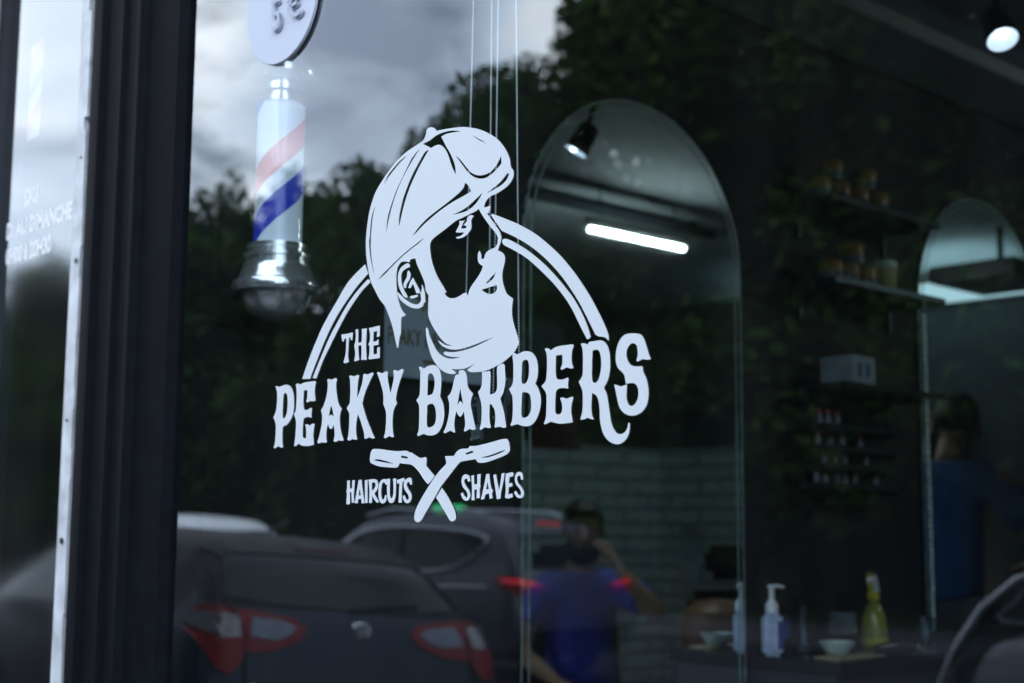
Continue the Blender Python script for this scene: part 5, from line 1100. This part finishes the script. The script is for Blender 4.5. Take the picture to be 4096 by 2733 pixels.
t, tr = car('white suv waiting ahead of the taxi, mostly hidden by the graphite car', WHITE_LOC, (0, 0, PI), SUV, M_whitecar, wheels=(-1.42, 1.42), r=.36, w=.83)
obj('rear_window', patch(tr, [(-.66, 1.18), (.66, 1.18), (.60, 1.50), (-.60, 1.50)], 'b', .006), M_carglass, t, True)
for s in (-1, 1):
    w = smooth_closed([(-1.74, 1.40), (-1.62, 1.49), (-1.2, 1.545), (-.5, 1.57), (.1, 1.54), (.5, 1.42), (.95, 1.16), (.9, 1.10), (.2, 1.09), (-.6, 1.09), (-1.2, 1.12), (-1.48, 1.19)], 3)
    obj('side_window', patch(tr, w, 'l' if s > 0 else 'r', .005), M_carglass, t, True)
    obj('tail_light', patch(tr, [(s * y, z) for y, z in ((.66, .98), (.90, 1.08), (.90, .92), (.70, .92))], 'b', .010, .03), M_redlamp, t, True)
    bm = B(); box(bm, .85, .99, s * 1.02 - .10, s * 1.02 + .10, 1.05, 1.20, .03); obj('door_mirror', bm, M_whitecar, t, True)
obj('windscreen', patch(tr, [(-.66, 1.14), (.66, 1.14), (.58, 1.55), (-.58, 1.55)], 'f', .005), M_carglass, t, True)

# bollard with a red reflector
t = thing('bollard', 'slim dark bollard with red reflector behind the graphite car', 'bollard', BOLL_LOC)
bm = B(); lathe(bm, [(.05, 0), (.05, .62), (.045, .64)], 16); obj('post', bm, M_trimblk, t, True)
bm = B(); box(bm, .0505, .060, -.018, .018, .65 - .13, .62); box(bm, -.018, .018, .0505, .060, .65 - .13, .62); obj('reflector', bm, M_redlamp, t)
bm = B(); lathe(bm, [(.052, .64), (.055, .645), (.055, .665), (.045, .675), (.002, .68)], 16); lathe(bm, [(.0505, .475), (.056, .478), (.056, .492), (.0505, .495)], 16, cap=False); obj('cap', bm, M_white, t, True)

# ================================================================== TREES
def tree_proto(seed, H):
    rnd = random.Random(seed)
    t = thing('street_tree', 'x', 'tree', (0, 0, 0), group='trees along the far side of the street')
    bm = B()
    tube(bm, [(0, 0, 0), (.05, .02, H * .2), (.12, -.05, H * .42), (.05, .1, H * .7), (0, 0, H * .9)], [.24, .19, .14, .08, .03], 9)
    clumps = []
    for i in range(46):
        z = rnd.uniform(.14, .97); a = rnd.uniform(0, 2 * PI)
        rad = 3.6 * (math.sin(PI * min(1, (z - .02) * .96)) ** .55) * rnd.uniform(.35, 1.0)
        c = Vector((rad * math.cos(a), rad * math.sin(a), z * H)); clumps.append((c, rnd.uniform(.8, 1.5)))
        base = Vector((.05, 0, max(.15 * H, c.z - rnd.uniform(.8, 2.2))))
        tube(bm, [base, base.lerp(c, .55) + Vector((0, 0, .15)), c], [.06, .04, .012], 5)
    for i in range(10):   # leaders poking out of the top
        a = rnd.uniform(0, 2 * PI); r0 = rnd.uniform(.2, 2.6); c = Vector((r0 * math.cos(a), r0 * math.sin(a), H * rnd.uniform(.90, 1.05) - r0 * .28)); clumps.append((c, rnd.uniform(.35, .55)))
    obj('trunk', bm, M_bark, t, True)
    verts, faces = [], []
    for c, r in clumps:
        n = int(330 * r * r) + 40
        for k in range(n):
            d = Vector((rnd.gauss(0, 1), rnd.gauss(0, 1), rnd.gauss(0, 1))).normalized() * r * rnd.random() ** .4
            d.z *= .9 if r > .6 else 1.9
            p = c + d
            if p.z < .4: continue
            s = rnd.uniform(.09, .19); u = Vector((rnd.gauss(0, 1), rnd.gauss(0, 1), rnd.gauss(0, .7))).normalized(); v = u.orthogonal().normalized(); v = Matrix.Rotation(rnd.uniform(0, 6), 3, u) @ v
            i0 = len(verts); verts += [p - u * s, p + v * s * .5, p + u * s, p - v * s * .5]; faces.append((i0, i0 + 1, i0 + 2, i0 + 3))
    me = bpy.data.meshes.new('crown'); me.from_pydata(verts, [], faces); me.materials.append(M_leaf)
    o = bpy.data.objects.new('crown', me); link(o); o.parent = t
    return t
protos = [tree_proto(s, 11.6) for s in (3, 8, 21)]
used = [False] * 3
trnd = random.Random(5)
for i, (x, y, h, lb) in enumerate(TREES):
    k = i % 3
    o = protos[k] if not used[k] else copy_tree(protos[k]); used[k] = True
    o.location = (x, y, 0); o.rotation_euler.z = trnd.uniform(0, 6.28); s = h / 11.6; o.scale = (s * 1.02, s * 1.02, s); o['label'] = lb
# far wood closing the view behind the row
def cards(name, n, xr, yf, zf, sz, m, parent, seed):
    rnd = random.Random(seed); verts, faces = [], []
    for k in range(n):
        x = rnd.uniform(*xr); p = Vector((x, yf(rnd), zf(rnd, x))); s = rnd.uniform(*sz)
        u = Vector((rnd.gauss(0, 1), rnd.gauss(0, 1), rnd.gauss(0, 1))).normalized(); v = u.orthogonal().normalized()
        i0 = len(verts); verts.extend([p - u * s, p + v * s * .6, p + u * s, p - v * s * .6]); faces.append((i0, i0 + 1, i0 + 2, i0 + 3))
    me = bpy.data.meshes.new(name); me.from_pydata(verts, [], faces); me.materials.append(m)
    o = bpy.data.objects.new(name, me); link(o); o.parent = parent; return o
def wood_top(x): return 8.6 + .7 * math.sin(x * .43) + .5 * math.sin(x * 1.1 + 1) + (4.0 if x < -56 else 0) + (2.2 if x > -24 else 0) * min(1, (x + 24) / 6 if x > -24 else 0)
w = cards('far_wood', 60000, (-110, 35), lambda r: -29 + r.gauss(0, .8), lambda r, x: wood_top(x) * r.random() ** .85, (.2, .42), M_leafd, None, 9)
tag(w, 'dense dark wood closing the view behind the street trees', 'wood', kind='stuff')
bm = B(); xs = [-110 + 1.5 * k for k in range(98)]
for a, b in zip(xs, xs[1:]):
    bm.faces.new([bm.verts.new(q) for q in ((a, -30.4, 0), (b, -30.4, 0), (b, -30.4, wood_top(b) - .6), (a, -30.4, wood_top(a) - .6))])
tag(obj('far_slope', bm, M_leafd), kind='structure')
# hedge under the trees
rnd = random.Random(4)
verts, faces = [], []
for k in range(26000):
    x = rnd.uniform(-85, 25); z = rnd.uniform(0, 3.4 + .5 * math.sin(x * .9) + .4 * math.sin(x * 2.3)); y = -25.6 + rnd.gauss(0, .35)
    p = Vector((x, y, z)); s = rnd.uniform(.12, .28); u = Vector((rnd.gauss(0, 1), rnd.gauss(0, 1), rnd.gauss(0, 1))).normalized(); v = u.orthogonal().normalized()
    i0 = len(verts); verts += [p - u * s, p + v * s * .6, p + u * s, p - v * s * .6]; faces.append((i0, i0 + 1, i0 + 2, i0 + 3))
t = thing('hedge', 'long dark hedge below the street trees', 'hedge', (0, 0, 0))
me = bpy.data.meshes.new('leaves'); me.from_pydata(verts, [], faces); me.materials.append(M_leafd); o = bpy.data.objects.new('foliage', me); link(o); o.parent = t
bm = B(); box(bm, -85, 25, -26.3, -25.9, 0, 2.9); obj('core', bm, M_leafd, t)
